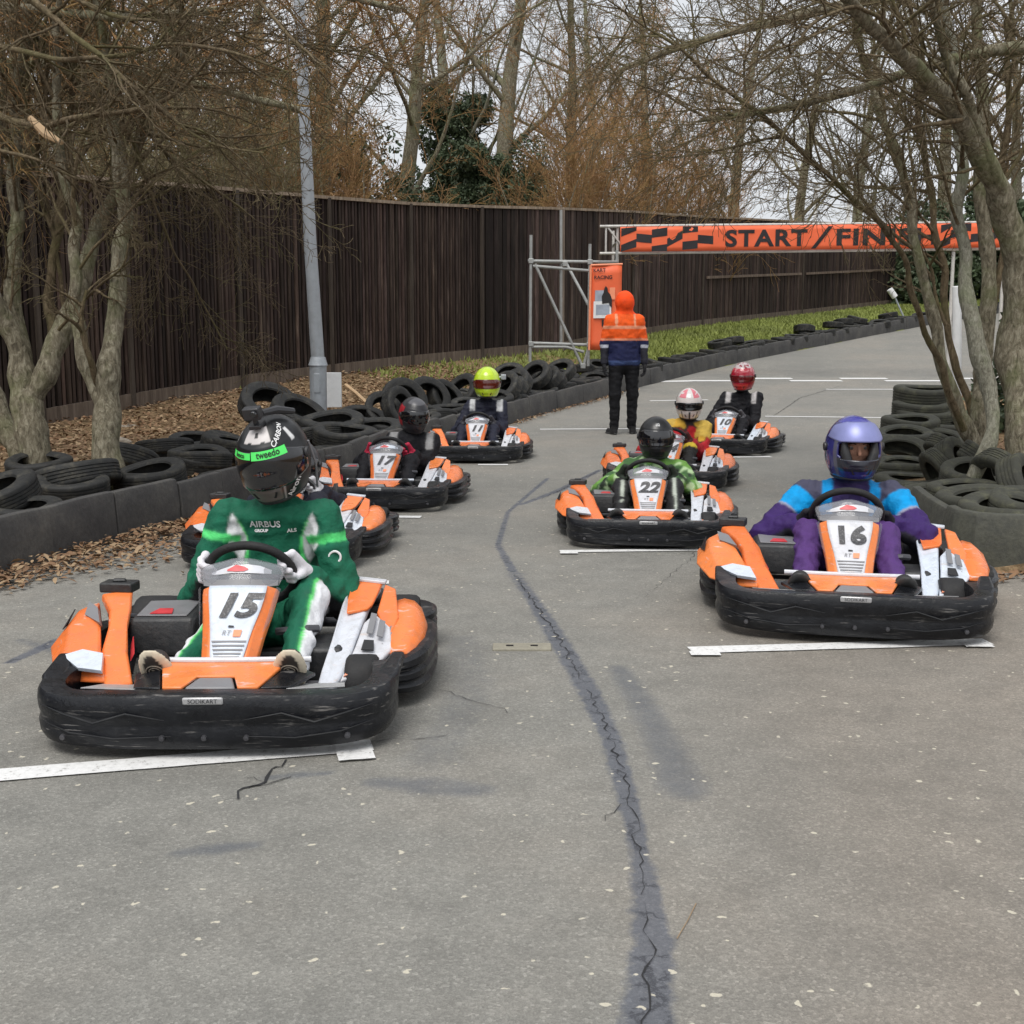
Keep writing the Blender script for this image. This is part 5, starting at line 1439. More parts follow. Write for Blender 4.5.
def scaffold():
    Y = 21.5; Y2 = 22.9
    a = at(531, 345, Y); root = empty('scaffold_frame', (a.x, a.y, gz(a.x, a.y))); o = Vector(root.location)
    tag(root, 'bare metal scaffold tube frame with diagonal braces standing on the bank by the fence', 'scaffold')
    P = lambda px, py, y=Y: at(px, py, y)-o
    def tb(nm, *pts, r=.028): MB().tube(pts, r, 10).build(nm, M['scaffold_tube'], root)
    tb('upright', P(531,235), P(530,362)); tb('upright', P(590,244), P(588,366)); tb('upright', P(561,210,Y2), P(561,345,Y2)); tb('upright', P(617,250,Y2), P(614,335,Y2))
    tb('ledger', P(528,261), P(598,262)); tb('ledger', P(533,266), P(592,271)); tb('ledger', P(529,343), P(590,345)); tb('ledger', P(530,347), P(566,347))
    tb('brace', P(535,264), P(583,368)); tb('brace', P(565,261,Y2), P(590,308,Y)); tb('brace', P(583,368), P(588,350)); tb('brace', P(531,262), P(561,262,Y2))
    tb('ledger', P(590,262), P(617,262,Y2)); tb('brace', P(566,347), P(584,352))
    for px, py in ((531,261), (590,262), (531,344), (589,345), (565,264), (583,366)):
        MB().box(P(px, py), (.09,.08,.09)).build('coupler', M['scaffold_tube'], root, bevel=.01)
scaffold()
def poster():
    Y = 21.3; tl, tr, br, bl = at(592,266,Y), at(622,265,Y), at(621,350,Y), at(590,350,Y)
    root = empty('upright_banner', bl); tag(root, 'tall narrow orange printed banner tied to the scaffold behind the marshal', 'banner')
    o = Vector(bl); q = lambda u, v: (tl+(tr-tl)*u)*(1-v)+(bl+(br-bl)*u)*v-o
    n = 6; vs = [q(i/n, j/10)+Vector((0, .012*math.sin(j*.9+i), 0)) for j in range(11) for i in range(n+1)]
    s = MB().add(vs, [(j*(n+1)+i, (j+1)*(n+1)+i, (j+1)*(n+1)+i+1, j*(n+1)+i+1) for j in range(10) for i in range(n)]).build('sheet', M['banner_orange'], root, fix=False)
    m = s.modifiers.new('s', 'SOLIDIFY'); m.thickness = .004
    L = .02
    def rect(u0, v0, u1, v1, mat, nm, l=L): MB().add([q(u0,v0)-Vector((0,l,0)), q(u1,v0)-Vector((0,l,0)), q(u1,v1)-Vector((0,l,0)), q(u0,v1)-Vector((0,l,0))], [(0,3,2,1)]).build(nm, M[mat], root, smooth=False, fix=False)
    MB().tube([q(-.04,-.01), q(-.03,1.0)], .02).build('frame_edge', M['banner_pale'], root); MB().tube([q(-.04,-.01), q(1.02,-.01)], .018).build('frame_edge', M['banner_pale'], root)
    W = (tr-tl).length; Hh = (tl-bl).length
    for t, u, v, sz in (('KART', .25, .055, .085), ('RACING', .38, .14, .085)):
        text_on(t, sz, lambda x, y, u=u, v=v: q(u+x/W, v-y/Hh)-Vector((0,.02,0)), M['print_black'], root, offset=.002)
    rect(.12,.29,.42,.44,'print_grey','picture_block'); rect(.08,.42,.66,.62,'white_paint','picture_block',.022); rect(.16,.46,.60,.58,'print_grey','picture_block',.026)
    # printed figure of a person
    pts = [(.36,.45),(.34,.36),(.40,.32),(.42,.27),(.47,.24),(.53,.27),(.54,.31),(.62,.34),(.68,.40),(.68,.50),(.60,.47),(.58,.44)]
    MB().add([q(u,v)-Vector((0,.03,0)) for u, v in pts], [tuple(range(len(pts)-1,-1,-1))]).build('printed_figure', M['print_black'], root, smooth=False, fix=False)
    rect(.60,.26,.78,.40,'banner_pale','picture_block',.018); rect(.36,.64,.56,.72,'print_black','picture_block')
poster()

def start_banner():
    Y = 24.0; root_p = at(604, 250, Y); bx0, bx1 = at(620, 240, Y).x, at(1001, 240, Y).x
    zt0, zb0 = at(620,227,Y).z, at(620,252,Y).z; zt1, zb1 = at(1001,223,Y).z, at(1001,247.5,Y).z
    gl = at(604, 345, Y); root = empty('start_gantry', (root_p.x, Y, gz(root_p.x, Y))); o = Vector(root.location)
    tag(root, 'scaffold tube gantry spanning the track that holds the START / FINISH banner', 'gantry')
    x0 = at(600, 240, Y).x-o.x; x1 = at(1012, 240, Y).x-o.x
    T = lambda x: (x+o.x-bx0)/(bx1-bx0)
    zt = lambda x: zt0+(zt1-zt0)*T(x)+.02-o.z; zb = lambda x: zb0+(zb1-zb0)*T(x)-.02-o.z
    def tb(nm, a, b, r=.028): MB().tube([a, b], r, 10).build(nm, M['steel_tube'], root)
    tb('top_chord', (x0,.05,zt(x0)), (x1,.05,zt(x1))); tb('bottom_chord', (x0,.05,zb(x0)), (x1,.05,zb(x1)))
    n = 11
    for i in range(n):
        xa = x0+.12+(x1-x0-.24)*i/(n-1); tb('web_post', (xa,.06,zt(xa)), (xa,.06,zb(xa)), .02)
        if i < n-1:
            xb = x0+.12+(x1-x0-.24)*(i+1)/(n-1); tb('web_brace', (xa+.02,.06,zt(xa)), (xb-.02 if i else xa+.42,.06,zb(xb)), .02)
    for x in (x0+.35,): tb('leg', (x,.1,zt(x)), (x,.1,-.3)); 
    for x, yy in ((at(956,240,Y).x-o.x,.1), (x1-.1,.1)): tb('leg', (x,yy,zt(x)), (x,yy,-.9), .034)
    for x in (x0+.35,): tb('leg', (x-.0,1.1,zt(x)), (x,1.1,-.3)); tb('web_brace', (x,.1,zt(x)-.3), (x,1.1,zt(x)-.3))
    # banner
    br = empty('finish_banner', (bx0, Y, zb0)); tag(br, 'long orange banner reading START / FINISH with black chequers, hung on the gantry over the track', 'banner')
    o2 = Vector(br.location)
    W = bx1-bx0
    def q(u, v, l=0.0): # u along 0..1, v up 0..1
        zz = (zb0+(zb1-zb0)*u)*(1-v)+(zt0+(zt1-zt0)*u)*v
        sag = .02*math.sin(u*40)*.5+.012*noise.noise(Vector((u*30, v*2, 1)))
        return Vector((u*W, -.02+sag-l, zz-o2.z))
    nu, nv = 160, 5; vs = [q(i/nu, j/nv) for j in range(nv+1) for i in range(nu+1)]
    s = MB().add(vs, [(j*(nu+1)+i, j*(nu+1)+i+1, (j+1)*(nu+1)+i+1, (j+1)*(nu+1)+i) for j in range(nv) for i in range(nu)]).build('sheet', M['banner_orange'], br, fix=False)
    m = s.modifiers.new('s', 'SOLIDIFY'); m.thickness = .004; m.offset = 1
    Hb = zt0-zb0
    u = lambda px: (px-620)/381
    for t, px, sz in (('START', 766, .50), ('/', 823, .62), ('FINISH', 885, .50)):
        V, Fc = text_geo(t, sz, .016 if t != '/' else .006, 'CENTER', .0 if t != '/' else .18, 1.10)
        xs = [v.x for v in V]; tgt = {'START': (725,807), '/': (811,832), 'FINISH': (836,936)}[t]; w0, w1 = min(xs), max(xs)
        ys_ = [v.y for v in V]; y0, y1 = min(ys_), max(ys_); vr = (.14,.84) if t != '/' else (.04,.94)
        MB().add([q(u(tgt[0])+(v.x-w0)/(w1-w0)*(u(tgt[1])-u(tgt[0])), vr[0]+(v.y-y0)/(y1-y0)*(vr[1]-vr[0]), .012) for v in V], Fc).build('lettering', M['print_black'], br, smooth=False, fix=False)
    def cheq(pxa, pxb, seed):
        cols = 6; rows = 3; rr = random.Random(seed); k = 0
        for i in range(cols):
            for j in range(rows):
                if (i+j) % 2: continue
                ua = u(pxa+(pxb-pxa)*i/cols); ub = u(pxa+(pxb-pxa)*(i+1)/cols); wv = lambda uu: .13*math.sin((uu-u(pxa))*45)
                va, vb = j/rows, (j+1)/rows; cl = lambda v: min(.995, max(.005, v)); sk = .12
                MB().add([q(ua, cl(va+wv(ua)-sk*.5), .008), q(ub, cl(va+wv(ub)+sk*.5), .008), q(ub, cl(vb+wv(ub)+sk*.5), .008), q(ua, cl(vb+wv(ua)-sk*.5), .008)], [(0,1,2,3)]).build('chequer', M['print_black'], br, smooth=False, fix=False)
    cheq(621, 713, 1); cheq(940, 1000, 2)
start_banner()
def bollard():
    # leaning white headed marker in front of the hedge, and white marker post between the right trunks
    for px, py, tx, ty, Y, lb in ((908,316,890,290,37,'thin leaning post with a white top in front of the dark hedge'),):
        a, b = at(px, py, Y), at(tx, ty, Y); r = empty('marker_post', a); tag(r, lb, 'marker post')
        d = b-a; MB().tube([(0,0,-.3), d*.75], .03, 8).build('post', M['galvanised'], r); MB().tube([d*.72, d*1.03], .095, 12).build('reflector_head', M['white_paint'], r, bevel=.01)
    a, b = at(958,420,15), at(957,286,15); r = empty('marker_post', a); tag(r, 'upright white post standing between the right hand trunks', 'marker post')
    MB().tube([(0,0,-.2), b-a], .055, 12).build('post', M['white_paint'], r, bevel=.01)
bollard()
for px, top, Y in ((816,188,70),(734,176,75),(849,180,72)):
    b = at(px, 240, Y); t = at(px, top, Y); r = empty('mast', b); tag(r, {816:'thin white mast far beyond the banner over the slash', 734:'thin pale mast far beyond the word START', 849:'faint pale mast far beyond the word FINISH'}[px], 'mast')
    MB().tube([(0,0,-6), t-b], [.14,.09], 8).build('mast_tube', M['white_paint'], r); MB().box(t-b+Vector((0,0,.1)), (.4,.2,.2)).build('mast_head', M['galvanised'], r)

# dead leaves -----------------------------------------------------
def leaves(name, pts, mat, size, label=None):
    n = len(pts); rng = np.random.default_rng(len(name)+n)
    A = rng.uniform(0, 6.28, n); s = rng.uniform(.5, 1.15, n)*size; ti = rng.uniform(-.9, .9, n); tj = rng.uniform(-.7, .7, n)
    V = np.zeros((n, 6, 3)); base = np.array([[-1,0,.0],[-.35,.42,.28],[.4,.38,.3],[1.1,0,.05],[.4,-.38,.12],[-.35,-.42,.1]])
    ca, sa = np.cos(A), np.sin(A)
    B = base[None]*s[:, None, None]
    z = B[..., 2]+B[..., 0]*np.tan(ti*.5)[:, None]+B[..., 1]*np.tan(tj*.6)[:, None]
    V[..., 0] = B[..., 0]*ca[:, None]-B[..., 1]*sa[:, None]; V[..., 1] = B[..., 0]*sa[:, None]+B[..., 1]*ca[:, None]; V[..., 2] = z
    V += np.array(pts)[:, None, :]
    i = np.arange(n)[:, None]*6; Fc = np.concatenate([i+np.array([[0,1,2,5]]), i+np.array([[2,3,4,5]])], 0)
    o = mesh_np(name, V.reshape(-1, 3), Fc, mat, smooth=False); tag(o, label, 'leaves', kind='stuff'); return o
pts = []; pts2 = []
for _ in range(2600):
    y = R_.uniform(5.2, 8.6); w = .55*math.exp(-((y-6.75)/.75)**2)+.10; x = xl(y)+.02+abs(R_.gauss(0, .5))*w
    h = .07*math.exp(-(x-xl(y))/max(w*.6, .05))*R_.random()
    (pts if R_.random() < .62 else pts2).append((x, y, .012+h))
for _ in range(900):
    y = R_.uniform(8.6, 22); x = xl(y)+.02+abs(R_.gauss(0, .09)); (pts if R_.random() < .6 else pts2).append((x, y, road_z(y)+.015+.02*R_.random()))
for _ in range(300):
    x = R_.uniform(2.4, 3.6); y = 6.33-abs(R_.gauss(0, .12)); pts.append((x, y, .012))
leaves('dead_leaves', pts, M['dead_leaf'], .026, 'brown dead leaves drifted along the foot of the barriers'); leaves('dead_leaves', pts2, M['dead_leaf_pale'], .026, 'pale dry leaves scattered along the foot of the barriers')
pts = []; pts2 = []
for _ in range(30000):
    y = 6+16*R_.random()**1.3; f = interp(y, FY, FX); a = xl(y)-.3; x = f+(a-f)*R_.random()**.9
    if x < -7: continue
    (pts if R_.random() < .6 else pts2).append((x, y, gz(x, y)+.02+.05*noise.noise(Vector((x*1.3, y*1.3, 0)))+.02*R_.random()))
leaves('leaf_litter', pts, M['dead_leaf'], .035, 'brown leaf litter covering the bank below the fence'); leaves('leaf_litter', pts2, M['dead_leaf_pale'], .032, 'pale leaf litter covering the bank below the fence')
pts = []
for _ in range(5000):
    y = R_.uniform(6.3, 13); x = xr(y)+.4+3.5*R_.random(); pts.append((x, y, gz(x, y)+.03*R_.random()+.02))
leaves('leaf_litter', pts, M['dead_leaf'], .035, 'leaf litter under the right hand trees')
# pale twigs lying on the leaf drift
for pl, lb in (([(52,550),(50,541),(60,538),(74,532)], 'curved pale twig standing out of the leaf drift'),):
    P = [on_road(*pl[0])+Vector((0,0,.01))]; yy = P[0].y
    for q in pl[1:]: P.append(at(q[0], q[1], yy+.1))
    tag(MB().tube(P, [.006,.005,.004,.003], 5).build('dry_twig', M['cut_wood']), lb, 'twig')
a, b = on_road(677,940), on_road(696,905)
tag(MB().tube([a+Vector((0,0,.004)), (a+b)/2+Vector((.003,0,.006)), b+Vector((0,0,.004))], .0012, 5).build('grass_stalk', M['dead_leaf_pale']), 'thin pale dry stalk lying on the tarmac beside the tar seam', 'stalk')

# grass on the far bank
def grass():
    rng = np.random.default_rng(5); pts = []
    for _ in range(42000):
        y = 13+30*random.random(); f = interp(y, FY, FX); a = xl(y)-.35
        x = f+(a-f)*random.random()
        g = (y-19)/10+.35*noise.noise(Vector((x*.9, y*.9, 9)))
        if random.random() > g: continue
        pts.append((x, y, gz(x, y)))
    n = len(pts); P = np.array(pts); h = rng.uniform(.04, .12, n); a = rng.uniform(0, 6.28, n); w = .012+.0006*P[:, 1]
    d = np.stack([np.cos(a), np.sin(a), 0*a], 1); l = rng.normal(0, .03, (n, 3)); l[:, 2] = 0
    V = np.stack([P-d*w[:, None], P+d*w[:, None], P+l+np.array([0,0,1])*h[:, None]], 1)
    Fc = np.arange(n*3).reshape(n, 3)
    tag(mesh_np('grass', V.reshape(-1, 3), Fc, M['grass_blade'], smooth=False), 'yellow green grass on the far bank below the fence', 'grass', kind='stuff')
grass()
# ============================================================ TREES
def tubes(polys, kfun):
    "polys: list of (pts[n,3], r[n]); one mesh, built in groups of equal length"
    groups = {}
    for P, r in polys:
        k = kfun(r[0]); groups.setdefault((len(P), k), []).append((P, r))
    Vs = []; Fs = []; off = 0
    for (n, k), L in groups.items():
        P = np.array([a for a, _ in L], dtype=np.float64); R = np.array([b for _, b in L])
        T = np.empty_like(P); T[:, 1:-1] = P[:, 2:]-P[:, :-2]; T[:, 0] = P[:, 1]-P[:, 0]; T[:, -1] = P[:, -1]-P[:, -2]
        T /= np.linalg.norm(T, axis=2, keepdims=True)+1e-9
        main = P[:, -1]-P[:, 0]; ref = np.where((np.abs(main[:, 2:3]) > .75*np.linalg.norm(main, axis=1, keepdims=True)), np.array([[1., .3, 0]]), np.array([[0., .2, 1.]]))
        U = np.cross(T, ref[:, None, :]); U /= np.linalg.norm(U, axis=2, keepdims=True)+1e-9; W = np.cross(T, U)
        a = 2*np.pi*np.arange(k)/k
        ring = P[:, :, None, :]+(U[:, :, None, :]*np.cos(a)[:, None]+W[:, :, None, :]*np.sin(a)[:, None])*R[:, :, None, None]
        m = len(L); Vs.append(ring.reshape(-1, 3))
        idx = off+np.arange(m*n*k).reshape(m, n, k); A = idx[:, :-1]; B = idx[:, 1:]
        Fs.append(np.stack([A, np.roll(A, -1, 2), np.roll(B, -1, 2), B], -1).reshape(-1, 4)); off += m*n*k
    return np.concatenate(Vs), np.concatenate(Fs)
def rvec(rg):
    while True:
        v = (rg.uniform(-1,1), rg.uniform(-1,1), rg.uniform(-1,1)); q = v[0]**2+v[1]**2+v[2]**2
        if .05 < q < 1: q = q**.5; return (v[0]/q, v[1]/q, v[2]/q)
def grow(rg, p, d, L, r, lev, prm, out):
    "recursive twig growth with plain tuples"
    n = prm['seg'][lev]; w = prm['wander'][lev]; up = prm['up'][lev]; st = L/n
    pts = [p]; rs = [r]; dirs = [d]
    for i in range(n):
        v = rvec(rg); d = (d[0]+v[0]*w, d[1]+v[1]*w, d[2]+v[2]*w+up); q = (d[0]**2+d[1]**2+d[2]**2)**.5; d = (d[0]/q, d[1]/q, d[2]/q)
        p = (p[0]+d[0]*st, p[1]+d[1]*st, p[2]+d[2]*st); pts.append(p); dirs.append(d); rs.append(max(r*(1-.78*(i+1)/n), prm['rmin']))
    out.append((lev, pts, rs))
    if lev+1 < len(prm['seg']): spawn(rg, pts, dirs, rs, L, lev+1, prm, out)
def spawn(rg, pts, dirs, rs, L, lev, prm, out, t0=.2, count=None, side=None):
    nc = prm['kids'][lev] if count is None else count
    nc = int(nc*rg.uniform(.75, 1.25)+.5); n = len(pts)-1
    for c in range(nc):
        t = (t0+(1-t0)*(c+rg.random())/nc)*n; i = min(int(t), n-1); f = t-i
        p = tuple(pts[i][k]+(pts[i+1][k]-pts[i][k])*f for k in range(3)); d = dirs[min(i+1, n)]
        v = rvec(rg); dot = sum(a*b for a, b in zip(v, d)); s = tuple(a-b*dot for a, b in zip(v, d)); q = sum(a*a for a in s)**.5+1e-6
        an = rg.uniform(*prm['ang']); ca, sa = math.cos(an), math.sin(an); nd = tuple(d[k]*ca+s[k]/q*sa for k in range(3))
        Lc = L*prm['len'][lev]*rg.uniform(.6, 1.25)*(1.1-.5*t/n); rc = max(rs[i]*prm['rad'][lev]*rg.uniform(.6, 1), prm['rmin'])
        if side and rg.random() < side[0]: nd = tuple(nd[k]+side[1][k] for k in range(3)); q = sum(a*a for a in nd)**.5; nd = tuple(a/q for a in nd)
        grow(rg, p, nd, Lc, rc, lev, prm, out)
kf = lambda r: 12 if r > .1 else (8 if r > .035 else (5 if r > .012 else 3))

# ---- tall bare trees behind the fence: three grown kinds, copied
BGP = dict(seg=[9,8,6,5,4], wander=[.10,.16,.22,.28,.3], up=[.05,.05,.04,.02,.0], kids=[0,14,9,7,4], len=[1,.50,.42,.45,.5], rad=[1,.42,.45,.5,.6], ang=(.45,1.15), rmin=.006)
def bg_tree(seed, H, r, prm, bmat, tmat, label):
    rg = random.Random(seed); out = []
    root = empty('bare_tree'); tag(root, label, 'tree', 'bare trees behind the fence')
    n = prm['seg'][0]
    grow(rg, (0,0,-.5), (rg.uniform(-.08,.08), rg.uniform(-.05,.05), 1), H, r, 0, prm, out)
    a = [(p, q) for l, p, q in out if l <= 1]; b = [(p, q) for l, p, q in out if l > 1]
    V, Fc = tubes(a, kf); mesh_np('trunk', V, Fc, bmat, root)
    V, Fc = tubes(b, lambda r: 4 if r > .02 else 3); mesh_np('crown', V, Fc, tmat, root)
    return root
protos = [bg_tree(1, 13, .34, BGP, M['bark'], M['twig_olive'], ''), bg_tree(2, 12, .26, dict(BGP, kids=[0,14,10,7,4]), M['bark'], M['twig_rust'], ''), bg_tree(3, 14, .30, dict(BGP, kids=[0,13,9,7,5], up=[.05,.10,.06,.04,.02]), M['bark_pale'], M['twig_dark'], '')]
# shrubby thicket growing right behind the fence
SHP = dict(seg=[7,6,5,4], wander=[.14,.2,.26,.3], up=[.03,.04,.03,.0], kids=[0,12,7,5], len=[1,.55,.5,.5], rad=[1,.5,.55,.6], ang=(.25,.85), rmin=.005)
def thicket(seed, tmat, stems=8, H=4.4):
    rg = random.Random(seed); out = []; root = empty('bare_shrub')
    for i in range(stems): grow(rg, (rg.uniform(-.9,.9), rg.uniform(-.5,.5), -.2), (rg.uniform(-.35,.35), rg.uniform(-.3,.3), 1), H*rg.uniform(.6, 1.1), .045, 0, SHP, out)
    a = [(p, q) for l, p, q in out if l == 0]; b = [(p, q) for l, p, q in out if l > 0]
    V, Fc = tubes(a, kf); mesh_np('stems', V, Fc, M['bark'], root); V, Fc = tubes(b, lambda r: 3); mesh_np('twigs', V, Fc, tmat, root)
    return root
shr = [thicket(21, M['twig_olive']), thicket(22, M['twig_rust'], 10, 5.0)]
used = set()
def place(proto, px, Y, rz, sc, label, group, dz=0):
    base = proto; o = proto if id(proto) not in used else copy_tree(proto); used.add(id(proto))
    x = (px-512)/F*Y*1.01; o.location = (x, Y, gz(x, min(Y, 45))+dz); o.rotation_euler.z = rz; o.scale = (sc,)*3
    tag(o, label, 'tree' if o.name.startswith('bare_tree') else 'shrub', group)
TREES = [(0,-60,24,.5,.95,'grey barked bare tree behind the left end of the fence'),(1,55,27,1.4,1.0,'rust twigged bare tree above the left end of the fence'),(1,150,25,2.2,.95,'upright bare tree behind the slim forked trunk'),
 (1,235,24,3.3,.95,'rust twigged bare tree just left of the lamp post'),(1,330,27,4.2,1.0,'bare tree directly behind the lamp post'),(1,385,31,5.2,1.0,'orange brown bare tree right of the lamp post'),
 (2,462,38,.9,.95,'pale trunked bare tree rising from the ivy'),(0,505,36,2.6,1.05,'thick grey bare tree behind the ivy bush'),(1,570,40,3.9,1.0,'rust twigged bare tree behind the scaffold'),(1,650,44,1.1,1.0,'orange brown bare tree behind the left end of the banner'),
 (2,720,52,4.8,1.0,'dark twigged bare tree above the word START'),(0,790,60,2.0,1.0,'distant bare tree above the banner slash'),(2,850,55,5.6,1.0,'distant bare tree above the word FINISH'),(0,930,48,.2,1.05,'distant bare tree behind the leaning right stems'),(1,1010,46,3.0,1.0,'rust twigged bare tree far behind the big right trunk'),
 (2,100,38,4.0,1.0,'second line bare tree above the slatted fence'),(0,280,42,5.0,1.0,'second line bare tree far behind the lamp post'),(2,600,58,.7,1.1,'second line bare tree far behind the scaffold'),(2,1080,40,2.9,1.0,'bare tree beyond the right picture edge')]
TREES += [(0,-260,20,.4,.95,'bare tree behind the fence well left of the picture'),(1,-420,18,2.4,.9,'rust twigged tree behind the fence far left of the picture'),(2,-700,17,1.4,.9,'dark twigged tree behind the fence farthest left'),(0,1180,34,1.4,1.0,'bare tree across the track right of the picture'),(1,1400,30,4.4,1.0,'rust twigged tree across the track far right of the picture')]
for k, px, Y, rz, sc, lb in TREES: place(protos[k], px, Y, rz, sc, lb, 'bare trees behind the fence')
SHR = [(1,255,24,1.7,1.15),(1,600,36,5.0,1.2),(1,0,22,2.7,1.2),(0,20,19,.3,.8),(0,110,19.5,1.9,.85),(0,190,20.5,2.5,.85),(0,262,21.5,.9,.8),(1,330,22.5,3.1,.9),(1,385,24.5,4.4,.6),(1,560,29,1.2,.9),(1,612,31,2.7,1.05),(1,668,34,0.2,1.05),(1,712,37,3.6,.8),(0,880,49,4.0,.8),(0,225,26,.9,1.1),(0,150,24,3.9,1.1),(1,300,29,2.2,1.1),(0,70,24,5.2,1.1),(0,500,31,2.2,.55)]
for i, (k, px, Y, rz, sc) in enumerate(SHR):
    nm_ = {0:'olive', 1:'rust coloured'}[k]; wh = ['behind the slatted left end of the fence','just above the fence left of the lamp post','just above the fence right of the lamp post','above the fence behind the scaffold','above the far fence and banner'][min(4, int((px)/190)) if px > 0 else 0]
    place(shr[k], px, Y, rz, sc, '%s thicket of bare twigs %s' % (nm_, wh), '%s thickets %s' % (nm_, wh))

# ---- ivy and hedges: leaf clumps through a volume
def leafy(name, label, px, Y, h, w, n, size, blobs, seed, mat='dark_leaf', base_dz=0):
    rg = np.random.default_rng(seed); x = (px-512)/F*Y; z0 = gz(x, min(Y, 45))+base_dz
    root = empty(name, (x, Y, z0)); tag(root, label, 'bush')
    pts = []
    B = [(rg.uniform(-w/2, w/2), rg.uniform(-w/3, w/3), rg.uniform(.1, 1)*h*(1-.35*abs(rg.uniform(-1,1))), rg.uniform(.14, .30)*min(w, h)) for _ in range(blobs)]
    per = n//blobs
    for bx, by, bz, br in B:
        d = rg.normal(size=(per, 3)); d /= np.linalg.norm(d, axis=1)[:, None]; rr = br*rg.uniform(.35, 1.12, per)[:, None]**.6
        pts.append(np.array([bx, by, bz])+d*rr)
    P = np.concatenate(pts); n = len(P); a = rg.normal(size=(n, 3)); a /= np.linalg.norm(a, axis=1)[:, None]; b = np.cross(a, rg.normal(size=(n, 3))); b /= np.linalg.norm(b, axis=1)[:, None]
    s = size*rg.uniform(.6, 1.3, n)[:, None]
    V = np.stack([P-a*s, P+b*s*.6, P+a*s, P-b*s*.6], 1).reshape(-1, 3)
    mesh_np('foliage', V, np.arange(n*4).reshape(n, 4), M[mat], root, smooth=False)
    st = []
    g2 = random.Random(seed)
    for bx, by, bz, br in B[:10]:
        st.append(([(bx*.1*0+bx*i/5, by*i/5, bz*i/5-.2) for i in range(6)], [.06*(1-i/8) for i in range(6)]))
    V, Fc = tubes(st, kf); mesh_np('stems', V, Fc, M['bark'], root)
leafy('ivy_bush', 'dark green ivy mass growing up the pale trunk above the fence', 462, 37.4, 7.6, 1.9, 60000, .055, 60, 1)
leafy('evergreen_bush', 'dark evergreen bush above the fence right of the ivy trunk', 500, 35.5, 5.6, 2.2, 60000, .05, 60, 2)
leafy('evergreen_bush', 'low dark bush above the fence left of the ivy trunk', 436, 33, 4.3, 1.6, 26000, .05, 34, 3)
leafy('evergreen_bush', 'green evergreen scrub behind the fence near the lamp post', 352, 29, 4.6, 2.6, 6000, .06, 16, 4, 'dark_leaf')
leafy('evergreen_bush', 'sparse green scrub behind the fence left of the lamp post', 262, 26, 4.6, 3.0, 6000, .06, 18, 6, 'dark_leaf')
leafy('hedge_bush', 'dark hedge at the far bend of the track beyond the fence end', 912, 43, 3.4, 3.2, 26000, .10, 24, 5)
leafy('hedge_bush', 'dark hedge behind the right trees at the far bend', 975, 45, 4.0, 4.5, 26000, .10, 26, 8)
leafy('hedge_bush', 'dark hedge beyond the right picture edge', 1050, 42, 3.6, 4.5, 20000, .10, 26, 9)

leafy('low_scrub', 'low dark scrub right of the thick rough barked tree', 1072, 14, 1.3, 1.7, 12000, .05, 20, 13)
# ---- foreground trees: stems traced through real space, twigs grown off them
NP = dict(seg=[7,6,5,5], wander=[.16,.20,.26,.3], up=[.02,.0,-.02,-.03], kids=[0,8,7,5], len=[1,.5,.5,.5], rad=[1,.5,.55,.6], ang=(.35,1.05), rmin=.0022)
def smooth_path(P, W, n):
    P = np.array(P, float); acc = np.concatenate([[0], np.cumsum(np.linalg.norm(np.diff(P, axis=0), axis=1))]); t = np.linspace(0, acc[-1], n)
    Q = np.stack([np.interp(t, acc, P[:, k]) for k in range(3)], 1); w = np.interp(t, acc, W)
    for _ in range(3): Q[1:-1] = (Q[:-2]+2*Q[1:-1]+Q[2:])/4; w[1:-1] = (w[:-2]+2*w[1:-1]+w[2:])/4
    return Q, w
def traced_tree(name, label, base_px, baseY, stems, mats, seed, prm=NP, group=None):
    rg = random.Random(seed); root_p = at(base_px[0], base_px[1], baseY); root = empty(name, root_p); tag(root, label, 'tree', group); o = np.array(root_p)
    tr = []; pale = []; tw = []; limb = []
    for s in stems:
        pts = [at(px, py, Y) for px, py, w, Y in s['p']]; ws = [w*Y/F/2*1.0 for px, py, w, Y in s['p']]
        if s.get('foot'): pts = [pts[0]+Vector((0,0,-.35))]+pts; ws = [ws[0]*1.28]+ws
        n = max(8, int(len(pts)*5)); Q, w = smooth_path(pts, ws, n)
        for i in range(n):
            v = Vector(Q[i])*3.0; a = w[i]*.45 if w[i] > .06 else .048
            Q[i] += np.array([noise.noise(v+Vector((seed,0,0))), noise.noise(v+Vector((0,seed,9))), 0])*a; w[i] *= 1+.26*noise.noise(v*2.2)
        (pale if s.get('pale') else (limb if s['p'][0][2] < 13 else tr)).append(((Q-o).tolist(), w.tolist()))
        dirs = [(0,0,1)]+[tuple((Q[i+1]-Q[i])/np.linalg.norm(Q[i+1]-Q[i])) for i in range(n-1)]; dirs[0] = dirs[1]
        out = []; L = s.get('L', 1.6)
        spawn(rg, [tuple(q) for q in (Q-o)], dirs, [min(x, s.get('rcap', .022))/.5 for x in w], L/.5, 1, dict(prm, len=[1,.5,.5,.5]), out, t0=s.get('t0', .35), count=s.get('n', 14), side=s.get('side'))
        tw += [(p, q) for l, p, q in out]
        if tuple(s.get('clip', ())): pass
    def taper(r): return 16 if r > .05 else kf(r)
    
    if tr: V, Fc = tubes(tr, taper); mesh_np('trunk', V, Fc, mats[0], root)
    if pale: V, Fc = tubes(pale, taper); mesh_np('trunk', V, Fc, M['bark_pale'], root)
    if limb: V, Fc = tubes([(p, [max(.004, q*.8) for q in r]) for p, r in limb], taper); mesh_np('limbs', V, Fc, mats[1], root)
    V, Fc = tubes(tw, kf); mesh_np('crown', V, Fc, mats[1], root)
    return root
S = lambda pts, **k: dict(p=pts, **k)
